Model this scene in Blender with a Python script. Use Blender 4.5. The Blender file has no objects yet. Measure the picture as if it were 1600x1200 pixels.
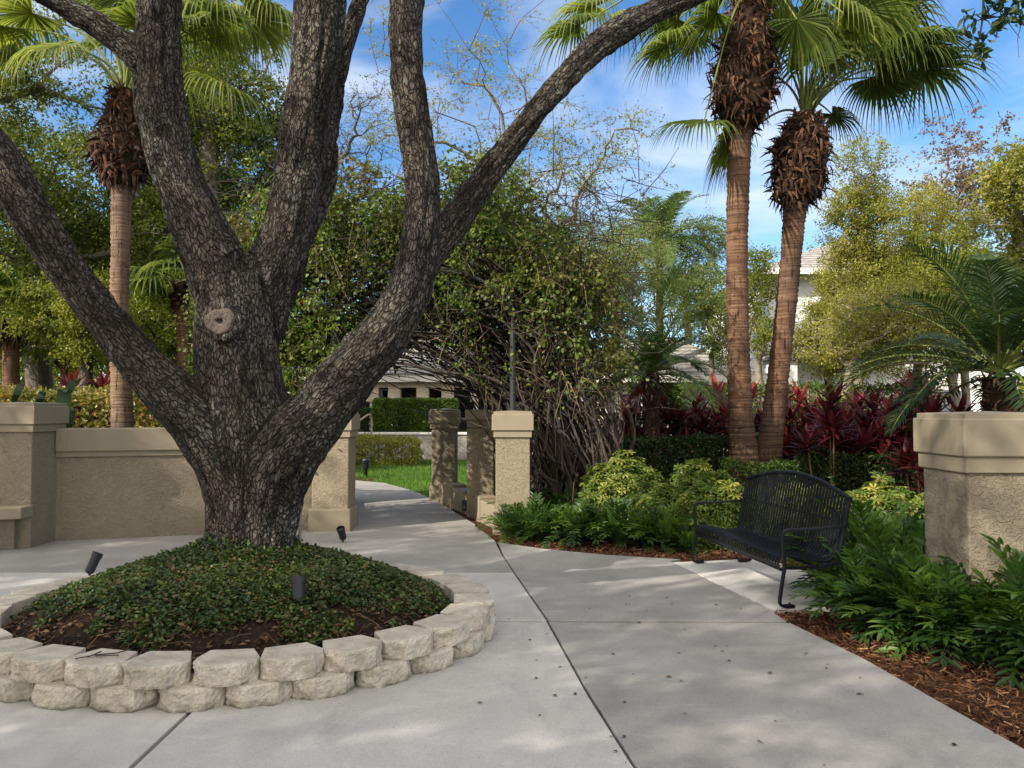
import bpy, math
import numpy as np
from mathutils import Vector, Matrix

# ------------------------------------------------------------------ camera, sky, sun, exposure
SC = bpy.context.scene
COL = SC.collection
F = 1248.0; CAMZ = 1.6; PITCH = math.atan(40.0 / F)
cam_d = bpy.data.cameras.new('camera'); cam = bpy.data.objects.new('camera', cam_d); COL.objects.link(cam)
cam.location = (0, 0, CAMZ); cam.rotation_euler = (math.pi / 2 + PITCH, 0, 0)
cam_d.sensor_width = 36; cam_d.lens = 36 * F / 1600; cam_d.clip_end = 2000; cam_d.clip_start = 0.05
SC.camera = cam
SUN_EL = math.radians(31); SUN_DIR = Vector((-0.80, -0.60, 0)).normalized()   # towards the sun, on the ground
SUN_V = Vector((SUN_DIR.x * math.cos(SUN_EL), SUN_DIR.y * math.cos(SUN_EL), math.sin(SUN_EL)))
W = bpy.data.worlds.new('World'); SC.world = W; W.use_nodes = True
wn = W.node_tree.nodes; wl = W.node_tree.links; wn.clear()
wo = wn.new('ShaderNodeOutputWorld'); bg = wn.new('ShaderNodeBackground'); bg.inputs[1].default_value = 0.15
sky = wn.new('ShaderNodeTexSky'); sky.sky_type = 'NISHITA'; sky.sun_disc = False
sky.sun_elevation = SUN_EL; sky.sun_rotation = math.atan2(SUN_DIR.x, SUN_DIR.y)
sky.air_density = 1.0; sky.dust_density = 0.0; sky.ozone_density = 5.0
tc = wn.new('ShaderNodeTexCoord'); mp = wn.new('ShaderNodeMapping'); mp.inputs['Scale'].default_value = (1.6, 1.6, 4.2)
mp.inputs['Rotation'].default_value = (0.25, 0.35, 0.3); mp.inputs['Location'].default_value = (0.35, 0.2, 0.75)
nz = wn.new('ShaderNodeTexNoise'); nz.inputs['Scale'].default_value = 1.5; nz.inputs['Detail'].default_value = 9; nz.inputs['Roughness'].default_value = 0.55
nz.inputs['Distortion'].default_value = 0.5
cr = wn.new('ShaderNodeValToRGB'); cr.color_ramp.elements[0].position = 0.48; cr.color_ramp.elements[1].position = 0.76
cr.color_ramp.elements[0].color = (0, 0, 0, 1); cr.color_ramp.elements[1].color = (0.85, 0.85, 0.85, 1)
mx = wn.new('ShaderNodeMix'); mx.data_type = 'RGBA'; mx.inputs[7].default_value = (4.4, 4.7, 5.2, 1)
wl.new(tc.outputs['Generated'], mp.inputs[0]); wl.new(mp.outputs[0], nz.inputs[0]); wl.new(nz.outputs[0], cr.inputs[0])
hs = wn.new('ShaderNodeHueSaturation'); hs.inputs['Saturation'].default_value = 1.12; hs.inputs['Value'].default_value = 0.90; wl.new(sky.outputs[0], hs.inputs['Color'])
wl.new(cr.outputs[0], mx.inputs[0]); wl.new(hs.outputs[0], mx.inputs[6]); dt = wn.new('ShaderNodeVectorMath'); dt.operation = 'DOT_PRODUCT'; dt.inputs[1].default_value = (-0.25, -0.80, 0.55)   # unseen bright sky area added behind the viewer to fill and warm the shade
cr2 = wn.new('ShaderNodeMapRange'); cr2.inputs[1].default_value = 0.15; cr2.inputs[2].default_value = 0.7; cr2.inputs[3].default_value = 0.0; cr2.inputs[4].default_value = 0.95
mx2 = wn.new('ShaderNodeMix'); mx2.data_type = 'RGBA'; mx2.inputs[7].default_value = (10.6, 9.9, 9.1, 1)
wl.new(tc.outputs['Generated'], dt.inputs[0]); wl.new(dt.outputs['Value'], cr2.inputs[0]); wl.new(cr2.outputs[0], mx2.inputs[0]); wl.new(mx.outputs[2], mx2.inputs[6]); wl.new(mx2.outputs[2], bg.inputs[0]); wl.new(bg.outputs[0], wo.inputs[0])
sd = bpy.data.lights.new('sun', 'SUN'); sd.energy = 5.0; sd.angle = math.radians(0.53); sd.color = (1.0, 0.90, 0.76)
sun = bpy.data.objects.new('sun', sd); COL.objects.link(sun); sun.rotation_euler = SUN_V.to_track_quat('Z', 'Y').to_euler(); sun.location = (-20, -15, 15)
SC.view_settings.view_transform = 'Standard'; SC.view_settings.look = 'None'; SC.view_settings.gamma = 1
SC.view_settings.exposure = 0.66
SC.render.engine = 'CYCLES'
cy = SC.cycles; cy.max_bounces = 5; cy.diffuse_bounces = 3; cy.glossy_bounces = 2; cy.transmission_bounces = 3; cy.transparent_max_bounces = 4
cy.use_denoising = True; cy.sample_clamp_indirect = 4.0; cy.caustics_reflective = False; cy.caustics_refractive = False
try: cy.denoising_prefilter = 'ACCURATE'
except Exception: pass

# ------------------------------------------------------------------ helpers
def P(px, py, Y):
    """point at world depth Y seen at pixel px,py of the 1600x1200 photograph"""
    u = (px - 800) / F; v = (600 - py) / F
    fy = math.cos(PITCH) - math.sin(PITCH) * v; fz = math.sin(PITCH) + math.cos(PITCH) * v
    s = Y / fy
    return np.array([u * s, Y, CAMZ + fz * s])
def G(px, py, z=0.0):
    u = (px - 800) / F; v = (600 - py) / F
    fy = math.cos(PITCH) - math.sin(PITCH) * v; fz = math.sin(PITCH) + math.cos(PITCH) * v
    s = (z - CAMZ) / fz
    return np.array([u * s, fy * s, z])
def A(*x): return np.array(x, float)
def unit(v):
    v = np.asarray(v, float); n = np.linalg.norm(v, axis=-1, keepdims=True); return v / np.maximum(n, 1e-9)
RS = np.random.default_rng(11)

class MB:
    def __init__(s): s.V = []; s.n = 0; s.Fc = []; s.a = []
    def add(s, V, Fs, mi=0, a=0.5):
        V = np.asarray(V, float).reshape(-1, 3)
        if isinstance(Fs, np.ndarray):
            s.Fc.append((Fs.astype(np.int64) + s.n, mi))
        else:
            for f in Fs: s.Fc.append((np.array([f], dtype=np.int64) + s.n, mi))
        s.V.append(V); s.n += len(V)
        s.a.append(np.full(len(V), a, float) if np.isscalar(a) else np.asarray(a, float))
    def build(s, name, mats, parent=None, loc=None, smooth=False, bevel=0):
        V = np.concatenate(s.V); at = np.concatenate(s.a)
        if parent is not None:
            q = parent
            while q is not None: V = V - np.array(q.location); q = q.parent
        elif loc is not None: V = V - np.asarray(loc, float)
        me = bpy.data.meshes.new(name)
        me.vertices.add(len(V)); me.vertices.foreach_set('co', V.astype(np.float32).ravel())
        li = np.concatenate([f.ravel() for f, m in s.Fc])
        cnt = np.concatenate([np.full(len(f), f.shape[1]) for f, m in s.Fc])
        mi = np.concatenate([np.full(len(f), m) for f, m in s.Fc])
        me.loops.add(len(li)); me.loops.foreach_set('vertex_index', li.astype(np.int32))
        me.polygons.add(len(cnt)); st = np.concatenate([[0], np.cumsum(cnt)[:-1]])
        me.polygons.foreach_set('loop_start', st.astype(np.int32)); me.polygons.foreach_set('loop_total', cnt.astype(np.int32))
        me.polygons.foreach_set('material_index', mi.astype(np.int32))
        me.polygons.foreach_set('use_smooth', np.full(len(cnt), bool(smooth)))
        for m in (mats if isinstance(mats, (list, tuple)) else [mats]): me.materials.append(m)
        me.update(calc_edges=True); me.validate()
        if len(me.vertices) == len(at):
            t = me.attributes.new('rnd', 'FLOAT', 'POINT'); t.data.foreach_set('value', at.astype(np.float32))
        o = bpy.data.objects.new(name, me); COL.objects.link(o)
        if parent is not None: o.parent = parent
        elif loc is not None: o.location = tuple(loc)
        if bevel:
            b = o.modifiers.new('bevel', 'BEVEL'); b.width = bevel; b.segments = 2; b.limit_method = 'ANGLE'; b.angle_limit = 0.7
        return o

def tag(o, label=None, cat=None, group=None, kind=None):
    if label: o['label'] = label
    if cat: o['category'] = cat
    if group: o['group'] = group
    if kind: o['kind'] = kind
    return o
def thing(name, label, cat, loc=(0, 0, 0), group=None, rz=0):
    o = bpy.data.objects.new(name, None); COL.objects.link(o); o.location = tuple(loc); o.rotation_euler = (0, 0, rz)
    o.empty_display_size = 0.2
    return tag(o, label, cat, group)
KIDS = {}
def copy_tree(o, parent=None):
    c = o.copy(); COL.objects.link(c)
    if parent is not None: c.parent = parent
    for ch in list(o.children): copy_tree(ch, c)
    return c
def place_copy(proto, used, loc, rz, sc, label, group, cat=None):
    o = proto if not used.get(proto.name) else copy_tree(proto)
    used[proto.name] = 1
    o.location = tuple(loc); o.rotation_euler = (0, 0, rz); o.scale = (sc, sc, sc) if np.isscalar(sc) else tuple(sc)
    tag(o, label, cat, group); return o
ORD = 'first second third fourth fifth sixth seventh eighth ninth tenth eleventh twelfth thirteenth fourteenth fifteenth sixteenth seventeenth eighteenth nineteenth twentieth'.split()
def nth(i): return ORD[i] if i < 20 else 'twenty-' + ORD[i - 20]

def box(mb, lo, hi, mi=0, a=0.5):
    x0, y0, z0 = lo; x1, y1, z1 = hi
    V = [(x0,y0,z0),(x1,y0,z0),(x1,y1,z0),(x0,y1,z0),(x0,y0,z1),(x1,y0,z1),(x1,y1,z1),(x0,y1,z1)]
    mb.add(V, np.array([(0,3,2,1),(4,5,6,7),(0,1,5,4),(1,2,6,5),(2,3,7,6),(3,0,4,7)]), mi, a)
def obox(mb, c, s, rz=0, z0=0, z1=1, mi=0):
    """box centred on c (x,y), size s (x,y), turned by rz"""
    ca, sa = math.cos(rz), math.sin(rz); V = []
    for z in (z0, z1):
        for sx, sy in ((-.5,-.5),(.5,-.5),(.5,.5),(-.5,.5)):
            x, y = sx * s[0], sy * s[1]; V.append((c[0] + x*ca - y*sa, c[1] + x*sa + y*ca, z))
    mb.add(V, np.array([(0,3,2,1),(4,5,6,7),(0,1,5,4),(1,2,6,5),(2,3,7,6),(3,0,4,7)]), mi)
def prism(mb, poly, z0, z1, mi=0):
    n = len(poly); V = [(p[0], p[1], z0) for p in poly] + [(p[0], p[1], z1) for p in poly]
    Fs = [list(range(n))[::-1], [n + i for i in range(n)]] + [(i, (i+1) % n, n + (i+1) % n, n + i) for i in range(n)]
    mb.add(V, Fs, mi)
def spline(pts, n):
    """Catmull-Rom through rows of pts (any width), n samples per span"""
    p = np.asarray(pts, float); q = np.vstack([2*p[0]-p[1], p, 2*p[-1]-p[-2]]); out = []
    for i in range(1, len(q) - 2):
        for t in np.arange(n) / n:
            a, b, c, d = q[i-1], q[i], q[i+1], q[i+2]
            out.append(0.5 * ((2*b) + (-a+c)*t + (2*a-5*b+4*c-d)*t*t + (-a+3*b-3*c+d)*t**3))
    out.append(p[-1]); return np.array(out)
def frames(p):
    t = unit(np.gradient(p, axis=0)); e = np.zeros_like(t)
    r = np.cross(t[0], (0, 0, 1) if abs(t[0][2]) < .9 else (1, 0, 0)); e[0] = unit(r)
    for i in range(1, len(t)):
        v = e[i-1] - t[i] * np.dot(e[i-1], t[i]); e[i] = unit(v)
    return t, e, np.cross(t, e)
def tube(mb, pts, rad, k=8, mi=0, a=0.5, cap=True, wob=0.0):
    p = np.asarray(pts, float); n = len(p); r = np.broadcast_to(np.asarray(rad, float), (n,))
    t, e1, e2 = frames(p); th = np.arange(k) * 2 * math.pi / k
    rr = r[:, None] * (1 + (wob * RS.normal(size=(n, k)) if wob else 0))
    V = p[:, None] + rr[..., None] * (np.cos(th)[None, :, None] * e1[:, None] + np.sin(th)[None, :, None] * e2[:, None])
    i = np.arange(n-1)[:, None] * k; j = np.arange(k)[None]
    Fq = np.stack([i + j, i + (j+1) % k, i + k + (j+1) % k, i + k + j], -1).reshape(-1, 4)
    aa = a if np.isscalar(a) else np.repeat(a, k)
    mb.add(V.reshape(-1, 3), Fq, mi, aa)
    if cap:
        mb.add(V[0], [list(range(k))[::-1]], mi, 0.5); mb.add(V[-1], [list(range(k))], mi, 0.5)
def lathe(mb, c, prof, k=24, mi=0):
    """prof: list of (radius, z)"""
    th = np.arange(k) * 2 * math.pi / k; n = len(prof)
    V = [(c[0] + r*math.cos(x), c[1] + r*math.sin(x), c[2] + z) for r, z in prof for x in th]
    i = np.arange(n-1)[:, None] * k; j = np.arange(k)[None]
    Fq = np.stack([i + j, i + (j+1) % k, i + k + (j+1) % k, i + k + j], -1).reshape(-1, 4)
    mb.add(V, Fq, mi)

# numpy value noise
_perm = np.random.default_rng(5).random(4096)
def _h(i, j, k): return _perm[(i * 73 + j * 179 + k * 283 + (i*j) % 97 + (j*k) % 89) % 4096]
def noise3(p):
    p = np.asarray(p, float) + 1000.0; f = np.floor(p).astype(np.int64); t = p - f; t = t*t*(3-2*t)
    x, y, z = f[..., 0], f[..., 1], f[..., 2]; u, v, w = t[..., 0], t[..., 1], t[..., 2]; r = 0
    for a in (0, 1):
        for b in (0, 1):
            for c in (0, 1):
                r = r + _h(x+a, y+b, z+c) * (u if a else 1-u) * (v if b else 1-v) * (w if c else 1-w)
    return r * 2 - 1

# leaves: flat shapes in local axes: y along the leaf, x across, z the leaf's face
LEAF4 = (A([0,0,0],[.30,.45,.10],[0,1,-.05],[-.30,.45,.10]), np.array([(0,1,2),(0,2,3)]))
LEAFW = (A([0,0,0],[.42,.40,.10],[.30,.75,.03],[0,1,-.08],[-.30,.75,.03],[-.42,.40,.10]), np.array([(0,1,2,3),(0,3,4,5)]))
LEAFN = (A([0,0,0],[.13,.4,.04],[0,1,-.12],[-.13,.4,.04]), np.array([(0,1,2),(0,2,3)]))
def whorl(nl=7, tilt=0.10):
    V = []; Fs = []
    for i in range(nl):
        th = i * 2*math.pi/nl; c, s = math.cos(th), math.sin(th)
        b = A([0.06,0,0],[.5,.17,.05],[.82,.17,-.02],[1,0,-.12],[.82,-.17,-.02],[.5,-.17,.05])
        for x, y, z in b: V.append((x*c - y*s, x*s + y*c, z - tilt*x*x))
        o = 6*i; Fs += [(o, o+1, o+2, o+3), (o, o+3, o+4, o+5)]
    return (A(*V), np.array(Fs))
WHORL = whorl()
def stamp(mb, shape, pos, ydir, nrm, size, mi=0, a=None):
    SV, SF = shape; pos = np.asarray(pos); N = len(pos)
    if N == 0: return
    y = unit(ydir); x = unit(np.cross(y, nrm)); z = np.cross(x, y)
    size = np.broadcast_to(np.asarray(size, float), (N,))
    V = pos[:, None] + size[:, None, None] * (SV[None, :, 0:1]*x[:, None] + SV[None, :, 1:2]*y[:, None] + SV[None, :, 2:3]*z[:, None])
    Fs = (SF[None] + (np.arange(N) * len(SV))[:, None, None]).reshape(-1, SF.shape[1])
    if a is None: a = RS.random(N)
    mb.add(V.reshape(-1, 3), Fs, mi, np.repeat(a, len(SV)))
def scatter(mb, pos, out, size, shape=LEAF4, up=0.6, droop=0.15, spread=0.9, mi=0, a=None, rs=RS):
    N = len(pos); y = unit(rs.normal(size=(N, 3)) * spread + out * 0.8 + A(0, 0, -droop))
    n = unit(rs.normal(size=(N, 3)) * 0.6 + A(0, 0, up) + out * 0.3)
    stamp(mb, shape, pos, y, n, size * rs.uniform(.65, 1.25, N), mi, a)

# ------------------------------------------------------------------ materials
def newmat(name):
    m = bpy.data.materials.new(name); m.use_nodes = True; nt = m.node_tree; nt.nodes.clear()
    out = nt.nodes.new('ShaderNodeOutputMaterial'); b = nt.nodes.new('ShaderNodeBsdfPrincipled')
    nt.links.new(b.outputs[0], out.inputs[0]); return m, nt, b, out
def N_(nt, t, **kw):
    n = nt.nodes.new(t)
    for k, v in kw.items():
        if hasattr(n, k) and k not in n.inputs: setattr(n, k, v)
        else: n.inputs[k.replace('_', ' ')].default_value = v
    return n
def coord(nt, kind='Object', scale=(1, 1, 1), rot=(0, 0, 0)):
    if kind.startswith('@'): t = nt.nodes.new('ShaderNodeAttribute'); t.attribute_name = kind[1:]; o = t.outputs['Vector']
    elif kind == 'World': t = nt.nodes.new('ShaderNodeNewGeometry'); o = t.outputs['Position']
    else: t = nt.nodes.new('ShaderNodeTexCoord'); o = t.outputs[kind]
    m = nt.nodes.new('ShaderNodeMapping'); m.inputs['Scale'].default_value = scale; m.inputs['Rotation'].default_value = rot
    nt.links.new(o, m.inputs[0]); return m.outputs[0]
def noise(nt, c, scale, detail=4, rough=.55, dist=0):
    n = nt.nodes.new('ShaderNodeTexNoise'); n.inputs['Scale'].default_value = scale; n.inputs['Detail'].default_value = detail
    n.inputs['Roughness'].default_value = rough; n.inputs['Distortion'].default_value = dist; nt.links.new(c, n.inputs[0]); return n.outputs[0]
def voro(nt, c, scale, feat='F1', rnd=1.0):
    n = nt.nodes.new('ShaderNodeTexVoronoi'); n.feature = feat; n.inputs['Scale'].default_value = scale; n.inputs['Randomness'].default_value = rnd
    nt.links.new(c, n.inputs[0]); return n.outputs
def ramp(nt, fac, stops):
    n = nt.nodes.new('ShaderNodeValToRGB'); e = n.color_ramp.elements
    while len(e) < len(stops): e.new(0.5)
    for i, (p, c) in enumerate(stops):
        e[i].position = p; e[i].color = (*c, 1) if not np.isscalar(c) else (c, c, c, 1)
    nt.links.new(fac, n.inputs[0]); return n.outputs[0]
def mix(nt, fac, a, b, mode='MIX'):
    n = nt.nodes.new('ShaderNodeMix'); n.data_type = 'RGBA'; n.blend_type = mode
    for s, v in ((0, fac), (6, a), (7, b)):
        if isinstance(v, bpy.types.NodeSocket): nt.links.new(v, n.inputs[s])
        elif s == 0: n.inputs[0].default_value = v
        else: n.inputs[s].default_value = (*v, 1)
    return n.outputs[2]
def math_(nt, op, a, b=0.0):
    n = nt.nodes.new('ShaderNodeMath'); n.operation = op
    for i, v in enumerate((a, b)):
        if isinstance(v, bpy.types.NodeSocket): nt.links.new(v, n.inputs[i])
        else: n.inputs[i].default_value = v
    return n.outputs[0]
def bump(nt, b, h, strength=.5, dist=.01, prev=None):
    n = nt.nodes.new('ShaderNodeBump'); n.inputs['Strength'].default_value = strength; n.inputs['Distance'].default_value = dist
    nt.links.new(h, n.inputs['Height'])
    if prev is not None: nt.links.new(prev, n.inputs['Normal'])
    if b is not None: nt.links.new(n.outputs[0], b.inputs['Normal'])
    return n.outputs[0]
def link(nt, a, b): nt.links.new(a, b)

def leafmat(name, cols, trans=.35, rough=.45, patch=None, patch_col=None, tcol=1.5, nscale=.8):
    """cols: list of colours picked per leaf by the 'rnd' attribute"""
    m, nt, b, out = newmat(name)
    at = nt.nodes.new('ShaderNodeAttribute'); at.attribute_name = 'rnd'
    st = [(i / max(1, len(cols)-1), c) for i, c in enumerate(cols)]
    c = ramp(nt, at.outputs['Fac'], st)
    nz = noise(nt, coord(nt, 'World'), nscale, 3)
    if patch_col: c = mix(nt, ramp(nt, nz, [(.50, 0.0), (.66, .85)]), c, patch_col)
    else: c = mix(nt, 1.0, c, ramp(nt, nz, [(.3, (.65, .72, .7)), (.7, (1.25, 1.2, 1.1))]), 'MULTIPLY')
    link(nt, c, b.inputs['Base Color']); b.inputs['Roughness'].default_value = rough; b.inputs['Specular IOR Level'].default_value = .35
    t = nt.nodes.new('ShaderNodeBsdfTranslucent'); tm = mix(nt, 1.0, c, (tcol, tcol*1.05, tcol*.55), 'MULTIPLY'); link(nt, tm, t.inputs[0])
    ms = nt.nodes.new('ShaderNodeMixShader'); ms.inputs[0].default_value = trans
    link(nt, b.outputs[0], ms.inputs[1]); link(nt, t.outputs[0], ms.inputs[2]); link(nt, ms.outputs[0], out.inputs[0]); return m
def plain(name, col, rough=.6, metal=0, nscale=0, nvar=.25, spec=.4, bscale=0, bd=.003):
    m, nt, b, out = newmat(name)
    b.inputs['Roughness'].default_value = rough; b.inputs['Metallic'].default_value = metal; b.inputs['Specular IOR Level'].default_value = spec
    if nscale:
        n = noise(nt, coord(nt), nscale, 5)
        c = mix(nt, n, tuple(x*(1-nvar) for x in col), tuple(x*(1+nvar) for x in col)); link(nt, c, b.inputs['Base Color'])
    else: b.inputs['Base Color'].default_value = (*col, 1)
    if bscale: bump(nt, b, noise(nt, coord(nt), bscale, 4), .6, bd)
    return m

def m_bark():
    m, nt, b, out = newmat('oak_bark'); c = coord(nt, '@bc', (1, 1, .42))
    w = noise(nt, c, 7, 3); cc = nt.nodes.new('ShaderNodeMix'); cc.data_type = 'VECTOR'; cc.inputs[0].default_value = .035
    wv = nt.nodes.new('ShaderNodeTexNoise'); wv.inputs['Scale'].default_value = 16; wv.inputs['Detail'].default_value = 4; link(nt, c, wv.inputs[0])
    va = nt.nodes.new('ShaderNodeVectorMath'); va.operation = 'MULTIPLY_ADD'; link(nt, wv.outputs[1], va.inputs[0]); va.inputs[1].default_value = (.055, .055, .07); link(nt, c, va.inputs[2])
    v1 = voro(nt, va.outputs[0], 40, 'DISTANCE_TO_EDGE')[0]; v2 = voro(nt, va.outputs[0], 40)
    rg = noise(nt, coord(nt, '@bc', (1, 1, .35)), 34, 4, .6, .5); e = math_(nt, 'MULTIPLY', ramp(nt, v1, [(.0, .0), (.06, .35), (.15, 1.0)]), ramp(nt, rg, [(.34, .45), (.48, 1.0)]))
    fine = noise(nt, coord(nt, '@bc', (1, 1, .6)), 70, 5, .65)
    cellr = nt.nodes.new('ShaderNodeSeparateColor'); link(nt, v2[1], cellr.inputs[0])
    plate = ramp(nt, cellr.outputs[0], [(0, (.066, .056, .047)), (.5, (.086, .074, .063)), (1, (.114, .101, .088))])
    col = mix(nt, ramp(nt, fine, [(.45, 0.0), (.68, .6)]), plate, (.18, .162, .142))
    big = noise(nt, coord(nt, '@bc'), 1.7, 4)
    lich = noise(nt, coord(nt, '@bc'), 26, 4, .7)
    lm = math_(nt, 'MULTIPLY', ramp(nt, big, [(.47, 0.0), (.62, 1.0)]), ramp(nt, lich, [(.5, 0.0), (.58, 1.0)]))
    col = mix(nt, math_(nt, 'MULTIPLY', lm, .75), col, (.24, .26, .22))
    fur = noise(nt, coord(nt, '@bc', (1, 1, .16)), 11, 3, .6, .6); tone = noise(nt, coord(nt, '@bc', (1, 1, .5)), 3.5, 4, .6)
    col = mix(nt, 1.0, col, ramp(nt, fur, [(.36, .42), (.50, 1.0), (.7, 1.18)]), 'MULTIPLY'); col = mix(nt, 1.0, col, ramp(nt, tone, [(.3, (.72, .68, .64)), (.7, (1.22, 1.2, 1.18))]), 'MULTIPLY')
    col = mix(nt, e, (.014, .011, .010), col); link(nt, col, b.inputs['Base Color'])
    b.inputs['Roughness'].default_value = .92; b.inputs['Specular IOR Level'].default_value = .15
    h = math_(nt, 'ADD', math_(nt, 'ADD', math_(nt, 'MULTIPLY', e, .7), math_(nt, 'MULTIPLY', fine, .4)), math_(nt, 'MULTIPLY', ramp(nt, fur, [(.33, 0.0), (.52, 1.0)]), 1.1))
    bump(nt, b, h, 1.0, .022); return m
def m_bark2(name, c1, c2, stretch=.3, scale=14):
    m, nt, b, out = newmat(name); c = coord(nt, 'Object', (1, 1, stretch))
    n = noise(nt, c, scale, 6, .65); link(nt, ramp(nt, n, [(.3, c1), (.7, c2)]), b.inputs['Base Color']); b.inputs['Roughness'].default_value = .9
    bump(nt, b, n, .9, .03); return m
def m_palmtrunk(name, c1, c2, c3):
    m, nt, b, out = newmat(name); c = coord(nt, 'Object', (1, 1, 1))
    rings = noise(nt, coord(nt, 'Object', (1.2, 1.2, 26)), 1.6, 5, .6)
    crack = noise(nt, coord(nt, 'Object', (26, 26, 2.2)), 1.3, 3, .6)
    big = noise(nt, coord(nt, 'Object', (1, 1, .8)), 1.4, 3)
    col = ramp(nt, rings, [(.34, c1), (.5, c2), (.68, c3)])
    col = mix(nt, ramp(nt, crack, [(.33, .85), (.42, 0.0)]), col, tuple(x*.3 for x in c1))
    col = mix(nt, 1.0, col, ramp(nt, big, [(.35, (.6, .62, .66)), (.65, (1.25, 1.1, 1.0))]), 'MULTIPLY')
    link(nt, col, b.inputs['Base Color']); b.inputs['Roughness'].default_value = .85; b.inputs['Specular IOR Level'].default_value = .2
    h = math_(nt, 'ADD', rings, math_(nt, 'MULTIPLY', ramp(nt, crack, [(.3, 0.0), (.45, 1.0)]), .5)); bump(nt, b, h, .9, .02); return m
def m_stucco(rough=True):
    m, nt, b, out = newmat('stucco' if rough else 'smooth_stucco'); c = coord(nt, 'World')
    n = noise(nt, c, 1.1, 5); n3 = noise(nt, c, 6, 4); cc = mix(nt, n, (.222, .188, .132), (.258, .220, .158))
    cc = mix(nt, ramp(nt, n3, [(.55, 0.0), (.8, .35)]), cc, (.17, .148, .11))
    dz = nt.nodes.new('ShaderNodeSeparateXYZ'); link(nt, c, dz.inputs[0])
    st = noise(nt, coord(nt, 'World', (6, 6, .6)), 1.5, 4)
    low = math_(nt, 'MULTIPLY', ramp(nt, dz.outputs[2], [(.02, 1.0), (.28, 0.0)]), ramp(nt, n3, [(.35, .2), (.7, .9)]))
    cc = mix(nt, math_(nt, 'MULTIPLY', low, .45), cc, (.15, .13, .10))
    cc = mix(nt, ramp(nt, st, [(.56, 0.0), (.75, .28)]), cc, (.14, .125, .10)); link(nt, cc, b.inputs['Base Color'])
    b.inputs['Roughness'].default_value = .85 if rough else .6; b.inputs['Specular IOR Level'].default_value = .3
    if rough:
        w = noise(nt, coord(nt, 'World', (1, 1, 1.4)), 15, 3, .5, 1.8); r1 = ramp(nt, w, [(.42, 0.0), (.52, 1.0), (.6, .75)])
        h = math_(nt, 'ADD', math_(nt, 'MULTIPLY', r1, .8), math_(nt, 'MULTIPLY', noise(nt, c, 95, 3), .25)); bump(nt, b, h, .9, .0095)
    else: bump(nt, b, noise(nt, c, 30, 4), .25, .004)
    return m
def m_concrete(name, base, spots=True, dark=.75):
    m, nt, b, out = newmat(name); c = coord(nt, 'World'); big = noise(nt, c, .55, 5, .6, .4); mid = noise(nt, c, 3.2, 5, .6); fine = noise(nt, c, 120, 3)
    col = ramp(nt, big, [(.32, tuple(x*dark for x in base)), (.68, base)])
    col = mix(nt, 1.0, col, ramp(nt, mid, [(.3, (.88, .88, .90)), (.7, (1.07, 1.06, 1.04))]), 'MULTIPLY')
    col = mix(nt, 1.0, col, ramp(nt, fine, [(.3, .84), (.7, 1.10)]), 'MULTIPLY')
    if spots:
        v = voro(nt, coord(nt, 'World', (1.7, 1, 1), (0, 0, .6)), 9)[0]; sp = math_(nt, 'MULTIPLY', ramp(nt, v, [(.05, 1.0), (.09, 0.0)]), ramp(nt, noise(nt, c, 1.3, 2), [(.52, 0.0), (.6, 1.0)]))
        col = mix(nt, math_(nt, 'MULTIPLY', sp, .45), col, (.12, .11, .10))
        st = noise(nt, coord(nt, 'World', (1, .45, 1), (0, 0, .5)), 1.5, 6, .7, .8); col = mix(nt, ramp(nt, st, [(.54, 0.0), (.72, .5)]), col, tuple(x*.5 for x in base)); st2 = noise(nt, coord(nt, 'World', (.5, 2.2, 1), (0, 0, -.35)), 3.2, 6, .75, .5); col = mix(nt, ramp(nt, st2, [(.58, 0.0), (.75, .4)]), col, tuple(min(1, x*1.35) for x in base))
    link(nt, col, b.inputs['Base Color']); b.inputs['Roughness'].default_value = .82; b.inputs['Specular IOR Level'].default_value = .3
    h = math_(nt, 'ADD', fine, math_(nt, 'MULTIPLY', mid, .5)); bump(nt, b, h, .35, .004); return m
def m_ground(name, cols, scale=22, bd=.04):
    m, nt, b, out = newmat(name); c = coord(nt, 'World'); n = noise(nt, c, scale, 7, .7, .6); big = noise(nt, c, .7, 4)
    col = ramp(nt, n, [(i/(len(cols)-1)*.5+.25, k) for i, k in enumerate(cols)]); col = mix(nt, 1.0, col, ramp(nt, big, [(.3, .75), (.7, 1.2)]), 'MULTIPLY')
    link(nt, col, b.inputs['Base Color']); b.inputs['Roughness'].default_value = .95; b.inputs['Specular IOR Level'].default_value = .1; bump(nt, b, n, .9, bd); return m
def m_block():
    m, nt, b, out = newmat('limestone_block'); c = coord(nt, 'World'); n = noise(nt, c, 9, 6, .6); f = noise(nt, c, 90, 4, .6)
    col = ramp(nt, n, [(.3, (.41, .37, .295)), (.55, (.54, .49, .405)), (.75, (.64, .595, .51))]); col = mix(nt, 1.0, col, ramp(nt, f, [(.3, .74), (.7, 1.1)]), 'MULTIPLY')
    col = mix(nt, ramp(nt, noise(nt, c, 3.3, 6, .7), [(.52, 0.0), (.74, .7)]), col, (.21, .195, .165)); sz_ = nt.nodes.new('ShaderNodeSeparateXYZ'); link(nt, c, sz_.inputs[0])
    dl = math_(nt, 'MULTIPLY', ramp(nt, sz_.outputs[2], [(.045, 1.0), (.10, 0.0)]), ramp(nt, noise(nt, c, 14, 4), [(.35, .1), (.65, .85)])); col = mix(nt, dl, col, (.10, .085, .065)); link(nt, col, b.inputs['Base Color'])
    b.inputs['Roughness'].default_value = .93; b.inputs['Specular IOR Level'].default_value = .15; bump(nt, b, math_(nt, 'ADD', f, n), .8, .010); return m
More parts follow.
